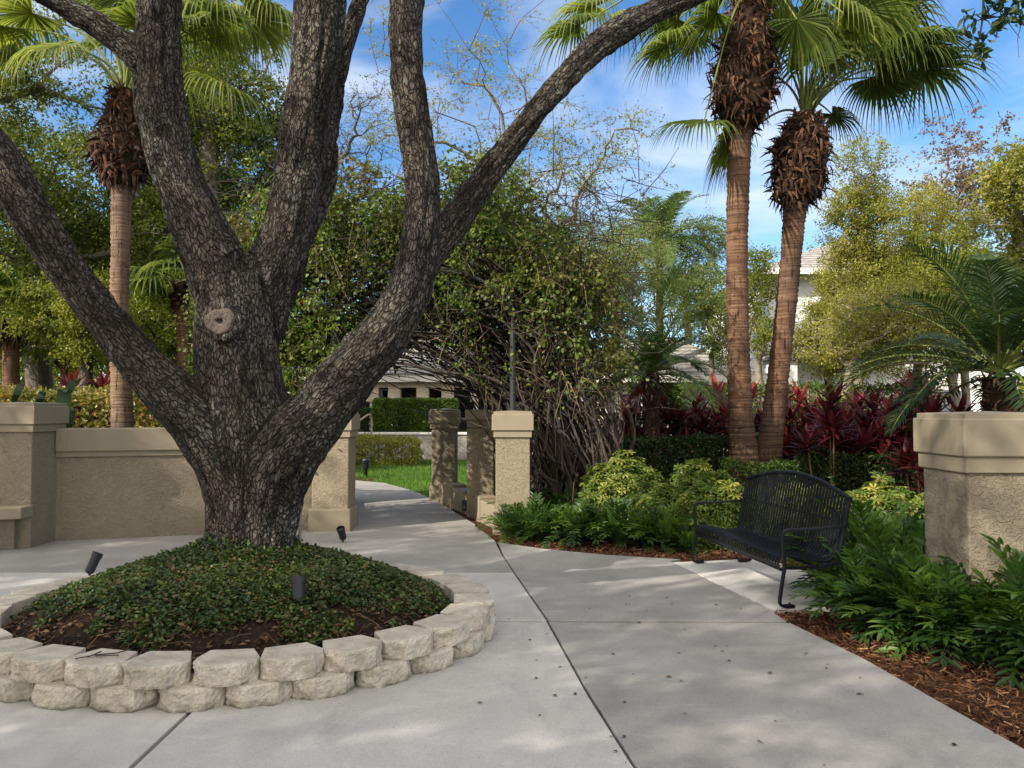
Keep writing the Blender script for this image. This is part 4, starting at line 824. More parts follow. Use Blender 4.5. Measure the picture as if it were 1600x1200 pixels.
fan_palm('fan palm behind the left wall with grey brown trunk and sunlit drooping fronds', 12.0, [(193,760),(192,668),(189,600),(186,500),(188,400),(190,300),(192,230),(195,160)], [18,17,15,14,14,15,15,13],
  [(292,20,190),(270,38,190),(240,48,188),(205,34,190),(170,24,193),(140,18,195)], (196,125),
  [(345,132,-.3,335,-.1,1.2,1.3),(330,20,-.4,350,-.1,1.3,1.5),(420,10,.2,340,.1,1.3,1.5),(0,40,.1,200,.1,1.2,1.4),(95,70,-.5,200,-.4,1.1,1.2),(50,20,.2,190,.1,1.15,1.2),(300,30,.3,20,.2,1.2,1.3),(360,20,.5,0,.3,1.2,1.4),(250,-20,.4,70,.4,1.1,1.1),(140,0,.2,120,.2,1.1,1.1),(25,80,.4,205,.2,1.05,1.3),(330,60,.7,345,.4,1.1,1.4),(200,-10,-.4,90,-.2,1.1,1),(400,30,0,350,0,1.1,1.4)], 73, mat='ptg', extra=7, lime=.8)
# small sabal palms behind the hedge
def sabal(label, px, Y, hpx, r, crownR, seed, nf=14, bootn=60):
    rs = np.random.default_rng(seed); b = P(px, 640, Y); b[2] = 0; C = P(px, hpx, Y); t = thing('sabal_palm', label, 'palm', (b[0], Y, 0), 'small palms behind the left hedge')
    m = MB(); trunk_tube(m, [b, (b+C)/2 + A(.05, 0, 0), C], [r, r*.9, r*.9], rs); m.build('trunk', M['ptr'], t, smooth=True); ax = lambda z: (C[0], Y)
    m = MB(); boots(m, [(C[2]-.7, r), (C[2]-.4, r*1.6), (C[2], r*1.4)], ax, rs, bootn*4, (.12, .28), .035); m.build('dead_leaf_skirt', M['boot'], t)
    for i in range(nf):
        m = MB(); az = i*2.399; el = rs.uniform(-.35, 1.2); o = A(math.cos(az)*math.cos(el), math.sin(az)*math.cos(el), math.sin(el)); hub = C + o*crownR*.55; tube(m, [C, hub], .012, 4, 1); fan(m, hub, o + A(0, 0, -.3), A(0, 0, 1) + rs.normal(size=3)*.2, crownR*.75, rs, 24, 1.0); m.build('frond', [M['fan'], M['pet']], t)
sabal('small palm with orange-brown trunk at the far left edge', 15, 18, 490, .19, 1.5, 81)
sabal('slim palm with tan trunk behind the left wall, nearest to the oak trunk', 283, 19, 440, .15, 1.5, 82)
sabal('young palm with slanting tan trunk over the croton hedge', 100, 21, 530, .13, 1.2, 83, 10, 40)
sabal('young palm with pale orange trunk just left of the left fan palm', 137, 22, 535, .12, 1.2, 84, 10, 40)

def feather(mb, C, az, el, L, rs, nl=34, lw=.016, ll=.42, grav=1.0, mi=0, vee=.35, a0=.5):
    v = A(math.cos(az)*math.cos(el), math.sin(az)*math.cos(el), math.sin(el)); p = np.array(C, float); ns = 18; pts = [p.copy()]
    for q in range(ns): v = unit(v + A(0, 0, -1)*grav*.085*(.5 + q/ns)); p = p + v*L/ns; pts.append(p.copy())
    pts = np.array(pts); tube(mb, pts, np.linspace(.018, .003, ns+1)*(L/1.6), 5, 1, cap=False); t_, _, _ = frames(pts); s_ = unit(np.cross(t_, A(0, 0, 1))); u_ = np.cross(s_, t_)
    for q in range(nl):
        f = .16 + .84*(q/(nl-1)); i = f*ns; i0 = min(int(i), ns-1); b = pts[i0] + (pts[i0+1]-pts[i0])*(i-i0); tt, ss, uu = t_[i0], s_[i0], u_[i0]; ln = ll*math.sin(math.pi*(.18 + .75*f))**.7*(1.0 if f < .9 else .7)
        for sg in (-1, 1):
            dd = unit(ss*sg*1.0 + tt*(.55 + .6*f) + uu*vee*rs.uniform(.4, 1.5) + rs.normal(size=3)*.07); e1 = b + dd*ln*.5; e2 = e1 + unit(dd + A(0, 0, -.45*grav))*ln*.5; w = unit(np.cross(dd, uu))*lw
            V = np.array([b - w*.5, b + w*.5, e1 + w, e1 - w, e2 + w*.1, e2 - w*.1]); mb.add(V, np.array([(0,1,2,3),(3,2,4,5)]), mi, np.clip(a0 + rs.normal()*.2, 0, 1))
def date_palm(label, px, Y, pyc, r, L, nf, seed, ll=.4, mat='fea', el=(-.15, 1.35), trunkmat='boot', grav=1.0, nl=34, lw=.016, cat='palm', name='feather_palm'):
    rs = np.random.default_rng(seed); C = P(px, pyc, Y); t = thing(name, label, cat, (C[0], Y, 0), 'feather palms'); m = MB(); tube(m, spline([A(C[0], Y, -.02), A(C[0], Y, C[2]*.5), C], 8), np.linspace(r*1.1, r*.85, 17), 14, 0, .25, wob=.05)
    boots(m, [(.1, r), (C[2]*.5, r*1.1), (C[2], r*1.15)], lambda z: (C[0], Y), rs, 420, (.08, .2), .028); m.build('trunk', M[trunkmat], t)
    for i in range(nf): m = MB(); feather(m, C + A(0, 0, rs.uniform(-.05, .1)), i*2.399 + rs.normal()*.1, rs.uniform(*el), L*rs.uniform(.8, 1.1), rs, nl, lw, ll, grav, a0=rs.uniform(.25, .75)); m.build('frond', [M[mat], M['pet']], t)
    return t
date_palm('large dark feather palm at the right edge with long arching fronds', 1562, 9.8, 590, .20, 2.05, 38, 91, .42, el=(-.05, 1.45), grav=.9, nl=46, lw=.013)
date_palm('small dark feather palm among cordylines left of the tall palms', 1017, 13.6, 585, .15, 1.75, 34, 92, .32, 'fea_m', el=(0, 1.4), nl=46, lw=.013)
date_palm('tall pale feather palm in the hazy background right of the vine arch', 1030, 27, 385, .13, 2.6, 26, 93, .6, 'fea_l', el=(.0, 1.3), nl=50, lw=.02)

# ------------------------------------------------------------------ vine arch over the gate
vine = thing('vine_arch', 'huge bougainvillea vine arching over the gate, tangled bare stems below', 'vine', (.9, 11.3, 0)); rs = np.random.default_rng(5)
mb = MB()
for i in range(290):
    x0 = rs.uniform(.15, 1.35); y0 = rs.uniform(10.7, 12.4); reach = rs.random()**.8; x3 = x0 - .3 - reach*2.9 + rs.normal()*.2; z3 = 3.7 - .35*abs(x3 + .8)**1.2 + rs.normal()*.35 - .3*reach; y3 = rs.uniform(10.5, 12.8)
    if x3 < -1.9: z3 = min(z3, 3.2) + rs.uniform(-.3, .4)
    zl = rs.uniform(.9, 1.6); p = [A(x0, y0, -.02), A(x0 + rs.normal()*.12 + .08, y0 + rs.normal()*.1, .55), A(x0 - .02 + rs.normal()*.22, y0 + rs.normal()*.2, zl), A(x0*.6 + x3*.4 + rs.normal()*.15, (y0+y3)/2 + rs.normal()*.2, zl + (z3-zl)*.68 + rs.normal()*.12), A(x3, y3, max(z3, 2.35))]
    r0 = rs.choice([.010, .014, .02, .032], p=[.35, .35, .22, .08]); S_ = spline(p, 7); S_ = S_ + .03*rs.normal(size=S_.shape)*np.linspace(0, 1, len(S_))[:, None]; tube(mb, S_, np.linspace(r0*1.2, r0*.45, len(S_)), 6, 0, cap=False)
for i in range(2600):                           # shorter crossing twigs
    x = rs.uniform(-3.8, 1.7); z = rs.uniform(1.5, 4.7) if x > .2 else rs.uniform(2.55, 4.8); y = rs.uniform(10.2, 12.8); d = unit(rs.normal(size=3)*A(1, .6, .8) + A(-.5, 0, .1)); L = rs.uniform(.3, .9); p0 = A(x, y, z); p1 = p0 + d*L*.5 + rs.normal(size=3)*.06; p2 = p1 + unit(d + rs.normal(size=3)*.4 + A(0, 0, -.2))*L*.5; tube(mb, [p0, p1, p2], [.007, .005, .002], 4, cap=False)
for i in range(60):                            # stems against the pillars and a left root
    x0 = rs.uniform(-.55, .0); y0 = rs.uniform(12.0, 12.6); p = [A(x0 + .3, y0, 0), A(x0 + .3, y0, .9), A(x0 + rs.normal()*.15, y0, 1.7), A(x0 - rs.uniform(.2, 1.4), y0 + rs.normal()*.3, 2.6 + rs.normal()*.2)]; tube(mb, spline(p, 5), np.linspace(.018, .007, 16), 5, cap=False)
for i in range(7):
    x0 = rs.uniform(-3.9, -3.3); y0 = rs.uniform(11, 13); p = [A(x0, y0, 0), A(x0 + rs.normal()*.1, y0, 1.2), A(x0 + rs.normal()*.3, y0, 2.5), A(x0 + rs.uniform(-.5, 1.2), y0, 3.5)]; tube(mb, spline(p, 5), np.linspace(.025, .01, 16), 5, cap=False)
mb.build('stems', M['vine'], vine)
n = 1650; x = rs.uniform(-4.2, 1.45, n); y = rs.uniform(10.2, 13.2, n); topz = 4.75 - .20*(x+1.0)**2*np.where(x > -1, 1.0, .3) + .55*noise3(np.stack([x*1.4, y*1.1, 0*x], -1))
botz = np.interp(x, [-4.2, -2.9, -2.4, -1.9, -1.2, -.4, .5, 1.1, 1.8], [.9, 1.3, 2.1, 2.6, 2.85, 2.9, 2.7, 1.9, 1.4]) + .25*noise3(np.stack([x*2, y*2, 0*x+9], -1))
u = rs.random(n)**.75; y = np.where(x < -2.3, 10.2 + (y-10.2)*.5, y); z = botz + (topz-botz)*u; dens = np.where((z < 3.1) & (x > -.6), .6, 1.0)*np.where(z < 2.2, .8, 1); k = (topz > botz) & (rs.random(n) < dens); cl = np.stack([x, y, z], -1)[k]
ex = np.stack([rs.uniform(-.9, 1.2, 36), rs.uniform(10.15, 11.2, 36), rs.uniform(1.9, 2.9, 36)], -1); cl = np.concatenate([cl, ex])   # twigs hanging over the pillars
npl = 58; K = 6; C_ = len(cl); td = unit(rs.normal(size=(C_, K, 3)) + A(0, -.2, -.1)); tl = rs.uniform(.18, .55, (C_, K, 1)); ci = np.repeat(np.arange(C_), npl); ki = rs.integers(0, K, len(ci)); tt = rs.random((len(ci), 1)); sagz = np.zeros((len(ci), 3)); sagz[:, 2] = -.18*tt[:, 0]**2
pos = cl[ci] + td[ci, ki]*tl[ci, ki]*tt + sagz + rs.normal(size=(len(ci), 3))*.035; cr_ = rs.random((C_, K))[ci, ki]*.6 + .4*rs.random(C_)[ci]; kp = rs.random(len(ci)) < np.where(ci >= C_-36, .35, 1.0); pos, cr_ = pos[kp], cr_[kp]
tm_ = MB()
for q in range(C_):
    for w in range(2): p0 = cl[q]; d2 = td[q, w]*tl[q, w]; tube(tm_, [p0, p0 + d2*.5 - A(0, 0, .04), p0 + d2 - A(0, 0, .18)], [.005, .004, .002], 3, cap=False)
tm_.build('twigs', M['vine2'], vine)
mb = MB(); hgt = np.clip((pos[:, 2]-3.2)/1.8, -.3, .35); scatter(mb, pos, np.tile(A(-.1, -.4, -.1), (len(pos), 1)), .054, LEAFW, a=np.clip(.6*cr_ + .4*rs.random(len(pos)), 0, 1), droop=.6, rs=rs); mb.build('foliage', M['boug'], vine)
mb = MB(); bl = cl[rs.random(len(cl)) < .03]; pos = np.repeat(bl, 3, 0) + rs.normal(size=(len(bl)*3, 3))*.04; scatter(mb, pos, unit(rs.normal(size=pos.shape)), .045, LEAFW, rs=rs); mb.build('blossoms', M['bloom'], vine)
# iron arbor that carries it
t = thing('metal_arbor', 'black iron arbor posts and hoops standing on the gate pillars under the vine', 'arbor', (-1.1, 11.5, 1.6))
cs = [(.01, 10.45), (-2.33, 10.50), (-.47, 12.1), (-2.78, 12.1)]
for x, y in cs: m = MB(); tube(m, [(x, y, 1.58 if x != -2.78 else -.02), (x, y, 2.75)], .04, 10); m.build('post', M['iron'], t)
for (x0, y0), (x1, y1) in ((cs[0], cs[1]), (cs[2], cs[3])):
    m = MB(); s = np.linspace(0, math.pi, 22); tube(m, [((x0+x1)/2 + (x0-x1)/2*math.cos(a), (y0+y1)/2 + (y0-y1)/2*math.cos(a), 2.72 + .75*math.sin(a)) for a in s], .028, 8); m.build('hoop', M['iron'], t)
for a in (.0, .6, 1.2, 1.9, 2.5, 3.14):
    q = [(((cs[i][0]+cs[j][0])/2 + (cs[i][0]-cs[j][0])/2*math.cos(a)), ((cs[i][1]+cs[j][1])/2 + (cs[i][1]-cs[j][1])/2*math.cos(a)), 2.74 + .75*math.sin(a)) for i, j in ((0, 1), (2, 3))]; m = MB(); tube(m, q, .014, 6); m.build('crossbar', M['iron'], t)

# ------------------------------------------------------------------ hedges and shrubs
def hedge(label, poly, z0, z1, n, leaf, lm, name='hedge', cat='hedge', group='clipped hedges', depth=.10, bumpy=.06, shape=LEAF4, base=None, tw=60, roundness=0, twm='bark_d'):
    """leafy box over a quadrilateral footprint poly (4 corners)"""
    rs = np.random.default_rng(abs(hash(label)) % 9999 if False else (len(label)*131 + int(n)) % 9973); q = np.array(poly, float); c = q.mean(0); t = thing(name, label, cat, (c[0], c[1], 0), group)
    u, v, w = rs.random(n), rs.random(n), rs.random(n); face = rs.random(n); e = rs.random(n)**2*depth
    hh = z1 - z0; L1 = np.linalg.norm(q[1]-q[0]); L2 = np.linalg.norm(q[2]-q[1]); at = L1*L2; af = L1*hh; asd = L2*hh; tot = at + 2*af + 2*asd
    f1 = at/tot; f2 = f1 + 2*af/tot; top = face < f1; fb = (face >= f1) & (face < f2); sd_ = face >= f2
    w = np.where(top, 1 - e/hh, w); v = np.where(fb, np.where(rs.random(n) < .7, e/L2, 1-e/L2), v); u = np.where(sd_, np.where(rs.random(n) < .5, e/L1, 1-e/L1), u)
    pos2 = (q[0][None]*((1-u)*(1-v))[:, None] + q[1][None]*(u*(1-v))[:, None] + q[2][None]*(u*v)[:, None] + q[3][None]*((1-u)*v)[:, None])
    out = np.stack([pos2[:, 0]-c[0], pos2[:, 1]-c[1], 0*u], -1); out = unit(out)*np.where(top, .2, .8)[:, None] + np.where(top, 1, .15)[:, None]*A(0, 0, 1)
    pos = np.stack([pos2[:, 0], pos2[:, 1], z0 + w*hh], -1); pos = pos + out*(bumpy*noise3(pos*3.1) + bumpy*.6*noise3(pos*8))[:, None]
    if roundness:
        uu = np.abs(2*u-1)**2.5; vv = np.abs(2*v-1)**2.5; pos[:, 2] -= roundness*hh*np.maximum(uu, vv)*w
    m = MB(); scatter(m, pos, out, leaf, shape, a=np.clip(rs.random(n)*.6 + .2 + .35*noise3(pos*1.7) , 0, 1), rs=rs); 
    m.build('foliage', M[lm], t)
    m = MB()
    for i in range(tw):
        uu, vv = rs.random(2); b = q[0]*(1-uu)*(1-vv) + q[1]*uu*(1-vv) + q[2]*uu*vv + q[3]*(1-uu)*vv; p = [A(*b, z0-.02), A(b[0] + rs.normal()*.05, b[1] + rs.normal()*.05, z0 + hh*.45), A(b[0] + rs.normal()*.12, b[1] + rs.normal()*.1, z0 + hh*.88)]; tube(m, p, [.014, .009, .004], 4, cap=False)
    ins = (q - c)*.72 + c; h2 = z0 + hh*.8; prism(m, [tuple(x) for x in ins], z0 + hh*.25, h2) if False else None
    m.build('stems', M[twm], t); return t
def quad(x0, y0, x1, y1, th): a, b = A(x0, y0), A(x1, y1); d = unit(b-a); nn = A(-d[1], d[0]); return [a, b, b + nn*th, a + nn*th]
hedge('dark clipped hedge in front of the cordylines left of the palms', quad(1.45, 12.6, 4.1, 12.9, .9), 0, 1.12, 15000, .055, 'hedge', tw=120)
hedge('loose dark green hedge behind the bench right of the palms', quad(4.2, 11.6, 7.6, 10.2, 1.0), 0, .98, 15000, .055, 'hedge', depth=.18, bumpy=.13, tw=150)
hedge('upright green hedge at the foot of the two tall palms', quad(3.2, 12.0, 5.2, 11.6, .7), 0, .80, 7000, .055, 'hedgeb', depth=.18, bumpy=.12)
hedge('tall light green hedge before the white house', quad(3.9, 19, 9.6, 18.2, .9), 0, 2.15, 16000, .085, 'hedgeb', bumpy=.12, depth=.2)
hedge('bright leafy bush between cordylines, right of the palms', quad(5.2, 14.3, 6.4, 14.0, .9), .1, 1.85, 9000, .075, 'yel', depth=.25, bumpy=.2, roundness=.15, name='bush', cat='bush', group='leafy bushes')
hedge('croton hedge with pink and yellow tips behind the left wall, left of the fan palm', quad(-12, 12.9, -5.6, 12.7, 1.2), 0, 1.88, 26000, .085, 'croton', bumpy=.12, depth=.2)
hedge('croton hedge with yellow leaves behind the left wall, right of the fan palm', quad(-5.5, 12.75, -3.6, 12.8, 1.1), 0, 1.72, 9000, .085, 'croton', bumpy=.12, depth=.2)
hedge('bright square clipped hedge on the retaining wall beyond the gate', quad(-4.55, 26.3, -1.9, 26.3, 1.5), .8, 1.92, 24000, .085, 'hedgeb', bumpy=.03, depth=.08)
hedge('dark low hedge beside the handrail beyond the gate', quad(-6.4, 27.6, -4.5, 27.6, 1.2), .5, 1.62, 5000, .085, 'hedge', bumpy=.05)
hedge('rounded yellow-green shrub on the lawn below the retaining wall', quad(-5.6, 22.6, -2.75, 22.4, 1.2), 0, .82, 9000, .075, 'olive', bumpy=.12, depth=.15, roundness=.15, name='shrub', cat='shrub', group='leafy bushes')
# lime variegated shrubs: mounds of leaf whorls
def mound_shrub(label, c, r, n, size, lm='lime', shape=WHORL, name='shrub', group='yellow variegated shrubs'):
    rs = np.random.default_rng(int(abs(c[0]*97 + c[1]*31)*10) % 9999); t = thing(name, label, 'shrub', (c[0], c[1], 0), group)
    d = rs.normal(size=(n, 3)); d[:, 2] = np.abs(d[:, 2]); d = unit(d); lump = 1 + .16*noise3(d*3.4 + c[0]) + .08*noise3(d*8 + c[1]); pos = A(c[0], c[1], 0) + d*A(*r)*(lump*rs.uniform(.80, 1.03, n))[:, None]; pos[:, 2] += .02
    nn = unit(d*.7 + A(0, 0, .7) + rs.normal(size=(n, 3))*.5); y = unit(np.cross(nn, rs.normal(size=(n, 3)))); m = MB(); stamp(m, shape, pos, y, nn, size*rs.uniform(.7, 1.2, n), 0, np.clip(rs.random(n)*.7 + .15 + .3*noise3(pos*4), 0, 1)); m.build('foliage', M[lm], t)
    m = MB()
    for i in range(26):
        dd = unit(rs.normal(size=3)*A(1, 1, .3) + A(0, 0, 1.0)); tube(m, [A(c[0], c[1], 0) + A(dd[0], dd[1], 0)*.1, A(c[0], c[1], 0) + dd*A(*r)*.5, A(c[0], c[1], 0) + dd*A(*r)*.85], [.012, .009, .005], 5, cap=False)
    m.build('stems', M['bark_d'], t); return t
for lb, px, py, Y, rw, rh, n, s in (('round yellow-green shrub just right of the vine stems', 975, 708, 10.4, .62, .98, 1500, .10), ('low yellow-green shrub left of the bench, in front of the round one', 1045, 765, 9.9, .6, .62, 1300, .10),
    ('bright yellow shrub behind the left arm of the bench', 1110, 738, 9.5, .62, .78, 1500, .10), ('small yellow-green shrub peeking over between two neighbours left of the palms', 1085, 728, 10.6, .5, .85, 1000, .10), ('yellow-green shrub behind the bench back', 1240, 760, 9.2, .75, .68, 1500, .10),
    ('yellow-green shrub between the bench and the foreground pillar', 1370, 762, 8.4, .62, .78, 1700, .09), ('yellow-green shrub right behind the foreground pillar', 1460, 775, 8.6, .6, .66, 1000, .09), ('low yellow-green shrub behind the right arm of the bench', 1335, 810, 7.4, .35, .45, 700, .08)):
    p = P(px, 640, Y); mound_shrub(lb, (p[0], Y), (rw, rw*.85, rh), int(n*2.2), s*.78)

# cordylines
def cordy(seed, hh):
    rs = np.random.default_rng(seed); t = thing('cordyline', 'x', 'plant', (0, 0, 0)); heads = [(0, 0, hh)] + [(rs.normal()*.17, rs.normal()*.17, hh*rs.uniform(.35, .9)) for _ in range(5)]; m = MB(); s = MB()
    for hx, hy, hz in heads:
        tube(s, spline([(hx*.3, hy*.3, 0), (hx*.8, hy*.8, hz*.5), (hx, hy, hz)], 4), .012, 6); base = rs.uniform(.1, .85)
        for i in range(24):
            az = i*2.399; el = 1.35 - 1.35*(1-i/24)*rs.uniform(.8, 1.1); L = rs.uniform(.26, .40); w = rs.uniform(.030, .042); v = A(math.cos(az)*math.cos(el), math.sin(az)*math.cos(el), math.sin(el)); p = A(hx, hy, hz - .12*(1-i/24)); pts = [p.copy()]
            for q in range(5): v = unit(v + A(0, 0, -.13)); p = p + v*L/5; pts.append(p.copy())
            pts = np.array(pts); sd2 = unit(np.cross(v, A(0, 0, 1)) + 1e-6); ws = w*np.array([.25, .8, 1, .85, .5, .04])[:, None]; up_v = np.cross(sd2, v)*-1; V = np.concatenate([pts - sd2*ws + up_v*ws*.3, pts, pts + sd2*ws + up_v*ws*.3]); m.add(V, np.array([(q, q+1, 7+q, 6+q) for q in range(5)] + [(6+q, 7+q, 13+q, 12+q) for q in range(5)]), 0, np.clip(base + rs.normal()*.15 + .12*(i > 18), 0, 1))
    m.build('leaves', M['cord'], t); s.build('stems', M['cordstem'], t); return t
cprot = [cordy(200+i, h) for i, h in enumerate((1.35, 1.5, 1.2, 1.6, 1.4))]; used = {}; rs = np.random.default_rng(6)
spots = []
for k, px in enumerate(np.linspace(950, 1128, 15)): spots.append((px, 14.3 + (k % 3)*.5, 'in the group left of the tall palms', rs.uniform(1.0, 1.2)))
for k, px in enumerate(np.linspace(1178, 1268, 7)): spots.append((px, 13.8 + (k % 2)*.5, 'behind the two tall palm trunks', rs.uniform(1.0, 1.2)))
for k, px in enumerate(np.linspace(1288, 1445, 17)): spots.append((px, [12.2, 13.0, 11.6, 13.6][k % 4], 'between tall palms and foreground pillar', rs.uniform(.9, 1.25)))
for k, px in enumerate(np.linspace(1455, 1640, 9)): spots.append((px, 9.6 + (k % 3)*.7, 'above the foreground pillar', rs.uniform(.95, 1.15)))
cnt = {}
for px, Y, where, sc in spots:
    c = cnt.get(where, 0); cnt[where] = c + 1; p = P(px + rs.normal()*3, 640, Y)
    place_copy(cprot[int(rs.integers(5))], used, (p[0], Y, 0), rs.random()*6.28, sc, f'dark red cordyline, {nth(c)} from left {where}', 'red cordylines')
for px, Y, lb in ((112, 15, 'magenta cordyline tip above the left hedge, nearer the end pillar'), (160, 15.5, 'magenta cordyline tip above the left hedge, beside the fan palm trunk')):
    p = P(px, 640, Y); place_copy(cprot[1], used, (p[0], Y, 0), 1.0, 1.35, lb, 'red cordylines')
# big dark leaves by the left end pillar
t = thing('broadleaf_plant', 'dark broad curled leaves poking over the left end pillar', 'plant', (-5.6, 10.6, 0)); m = MB(); rs = np.random.default_rng(4)
for px0, py0, px1, py1, w, Y in ((18,640,34,598,.05,10.4),(98,700,100,610,.09,10.3),(92,640,118,592,.06,10.5),(60,640,66,612,.05,10.3),(104,690,112,640,.05,10.6)):
    a_, b_ = P(px0, py0, Y), P(px1, py1, Y); mid = (a_+b_)/2 + A(.03, -.05, .02); S_ = spline([a_, mid, b_, b_ + A(.05, -.05, -.03)], 4); n = len(S_); w_ = w*np.sin(np.linspace(.15, math.pi-.02, n))[:, None]; s_ = A(.9, .4, .1); V = np.concatenate([S_ - s_*w_, S_ + A(0, .05, 0)*w_, S_ + s_*w_]); m.add(V, np.array([(q, q+1, n+q+1, n+q) for q in range(n-1)] + [(n+q, n+q+1, 2*n+q+1, 2*n+q) for q in range(n-1)]), 0, rs.random())
m.build('leaves', M['bigleaf'], t)
m = MB()
for x in (-.1, .05, .2): tube(m, [A(-5.9 + x*3, 10.5, 0), A(-5.8 + x*2, 10.5, .8), P(60 + x*200, 660, 10.4)], .02, 6)
m.build('stems', M['cordstem'], t)

# ferns with lobed fronds
def frond(mb, C, az, el, L, rs, a0, npair=9, lobe=.125):
    v = A(math.cos(az)*math.cos(el), math.sin(az)*math.cos(el), math.sin(el)); p = np.array(C, float); ns = 12; pts = [p.copy()]; cv = rs.uniform(.06, .16)
    for q in range(ns): v = unit(v + A(0, 0, -cv*(.3 + 1.4*q/ns))); p = p + v*L/ns; pts.append(p.copy())
    pts = np.array(pts); tube(mb, pts, np.linspace(.005, .0015, ns+1), 4, 0, .3, cap=False); t_ = unit(np.gradient(pts, axis=0)); s_ = unit(np.cross(t_, A(0, 0, 1))); u_ = np.cross(s_, t_); pos, yd, nn, sz = [], [], [], []
    for q in range(npair):
        f = .28 + .70*q/(npair-1); i = min(int(f*ns), ns-1); b = pts[i] + (pts[i+1]-pts[i])*(f*ns-i); ln = lobe*math.sin(math.pi*(.25 + .62*(f-.2)))**.8*rs.uniform(.85, 1.15)*L/.5
        for sg in (-1, 1): pos.append(b); yd.append(unit(s_[i]*sg + t_[i]*(.55 + .5*f) + u_[i]*.15 + rs.normal(size=3)*.08)); nn.append(u_[i] + rs.normal(size=3)*.2); sz.append(ln)
    pos.append(pts[-2]); yd.append(t_[-1]); nn.append(u_[-1]); sz.append(lobe*.9*L/.5)
    stamp(mb, LOBE, np.array(pos), np.array(yd), np.array(nn), np.array(sz), 0, np.clip(a0 + rs.normal(size=len(pos))*.1, 0, 1))
LOBE = (A([-.10,0,0],[.10,0,0],[.15,.35,.03],[.12,.7,0],[0,1,-.10],[-.12,.7,0],[-.15,.35,.03]), np.array([(0,1,2,6),(6,2,3,5),(5,3,4,4)])); LOBE = (LOBE[0], np.array([(0,1,2,6),(6,2,3,5)])); 
LOBE = (A([-.07,0,0],[.07,0,0],[.15,.35,.035],[0,.4,0],[-.15,.35,.035],[.10,.72,.0],[0,1,-.1],[-.10,.72,0]), np.array([(0,1,2,3),(0,3,4,0),(3,2,5,6),(3,6,7,4)])); LOBE = (LOBE[0], np.array([(1,2,3,0),(3,4,0,3)][:1] + [(3,2,5,6),(3,6,7,4)]))
def fern(seed, L=.55, nf=30):
    rs = np.random.default_rng(seed); t = thing('fern', 'x', 'fern', (0, 0, 0)); m = MB()
    for i in range(nf): r = .10*rs.random(); az = i*2.399 + rs.normal()*.3; el = rs.uniform(.62, 1.45); frond(m, (r*math.cos(az), r*math.sin(az), .01), az, el, L*rs.uniform(.7, 1.15), rs, np.clip(rs.random()**1.3*.9 + (.2 if el > 1.0 else 0), 0, 1))
    o = m.build('fronds', M['fern'], t); o['kind'] = 'part'; del o['kind']; return t
fprot = [fern(300+i, l, 38) for i, l in enumerate((.68, .62, .72, .58))]; used = {}; rs = np.random.default_rng(8)
fs = [(2.66, 6.2, .72), (2.90, 6.35, .85), (2.68, 5.92, .85), (2.95, 5.98, 1.0), (2.72, 5.66, .92), (2.98, 5.70, 1.05), (2.86, 5.42, .98), (2.80, 5.52, .9), (3.02, 5.20, 1.0), (2.95, 5.30, .9), (3.18, 5.02, 1.0), (3.22, 5.12, 1.1), (3.38, 4.98, 1.0), (3.42, 5.12, 1.15), (3.62, 4.95, 1.05), (3.86, 5.0, 1.1), (3.1, 6.35, 1.05), (3.05, 6.7, 1.1), (3.9, 5.4, 1.2), (3.4, 6.4, 1.1)]
fs.sort(key=lambda q: -q[1])
for k, (x, y, sc_) in enumerate(fs): place_copy(fprot[int(rs.integers(4))], used, (x + rs.normal()*.03, y, .01), rs.random()*6.28, sc_*rs.uniform(.84, .98), f'green fern clump around the foreground pillar, {nth(k)} from the back', 'ferns around the foreground pillar')
fs = [(805,845,1),(838,850,1),(872,850,1),(905,852,1),(940,850,1),(975,856,1),(1010,858,1),(1045,860,1),(1072,866,.8),(860,826,1),(900,828,1),(940,826,1),(985,830,1),(1025,832,1),(1060,838,1),(820,822,1),(1000,812,1),(955,810,1),(895,810,1),(1085,846,.9)]
fs.sort(key=lambda q: q[0])
for k, (px, py, s) in enumerate(fs):
    g = G(px, py); place_copy(fprot[int(rs.integers(4))], used, (g[0] + rs.normal()*.04, g[1], .01), rs.random()*6.28, s*rs.uniform(.6, .85), f'green fern clump between the gate pillar and the bench, {nth(k)} from the left', 'ferns between gate and bench')
# lawn grass
mb = MB(); N = 26000; x = RS.uniform(-5.5, .5, N); y = 13.9 + 11.3*RS.random(N)**1.2; edge = np.interp(y, [13.9, 15.5, 17, 18.3, 19.3, 25.2], [-1.3, -1.9, -2.6, -4.0, -6, -6]); k = (x > edge + .06); x, y = x[k], y[k]; N = len(x)
BL = (A([-.06,0,0],[.06,0,0],[.03,.6,.02],[0,1,.12]), np.array([(0,1,2,3)])); stamp(mb, BL, np.stack([x, y, np.full(N, .015)], -1), unit(RS.normal(size=(N, 3))*.45 + A(0, 0, 1)), RS.normal(size=(N, 3)), RS.uniform(.05, .10, N)); tag(mb.build('grass', M['grass']), 'bright green lawn grass beyond the gate', kind='stuff')
mb = MB(); prism(mb, [(-3.9, 17.9), (-3.1, 17.55), (-3.2, 18.3), (-3.8, 18.8), (-4.6, 18.9)], 0, .03); tag(mb.build('mulch_patch', M['mulch']), kind='structure')

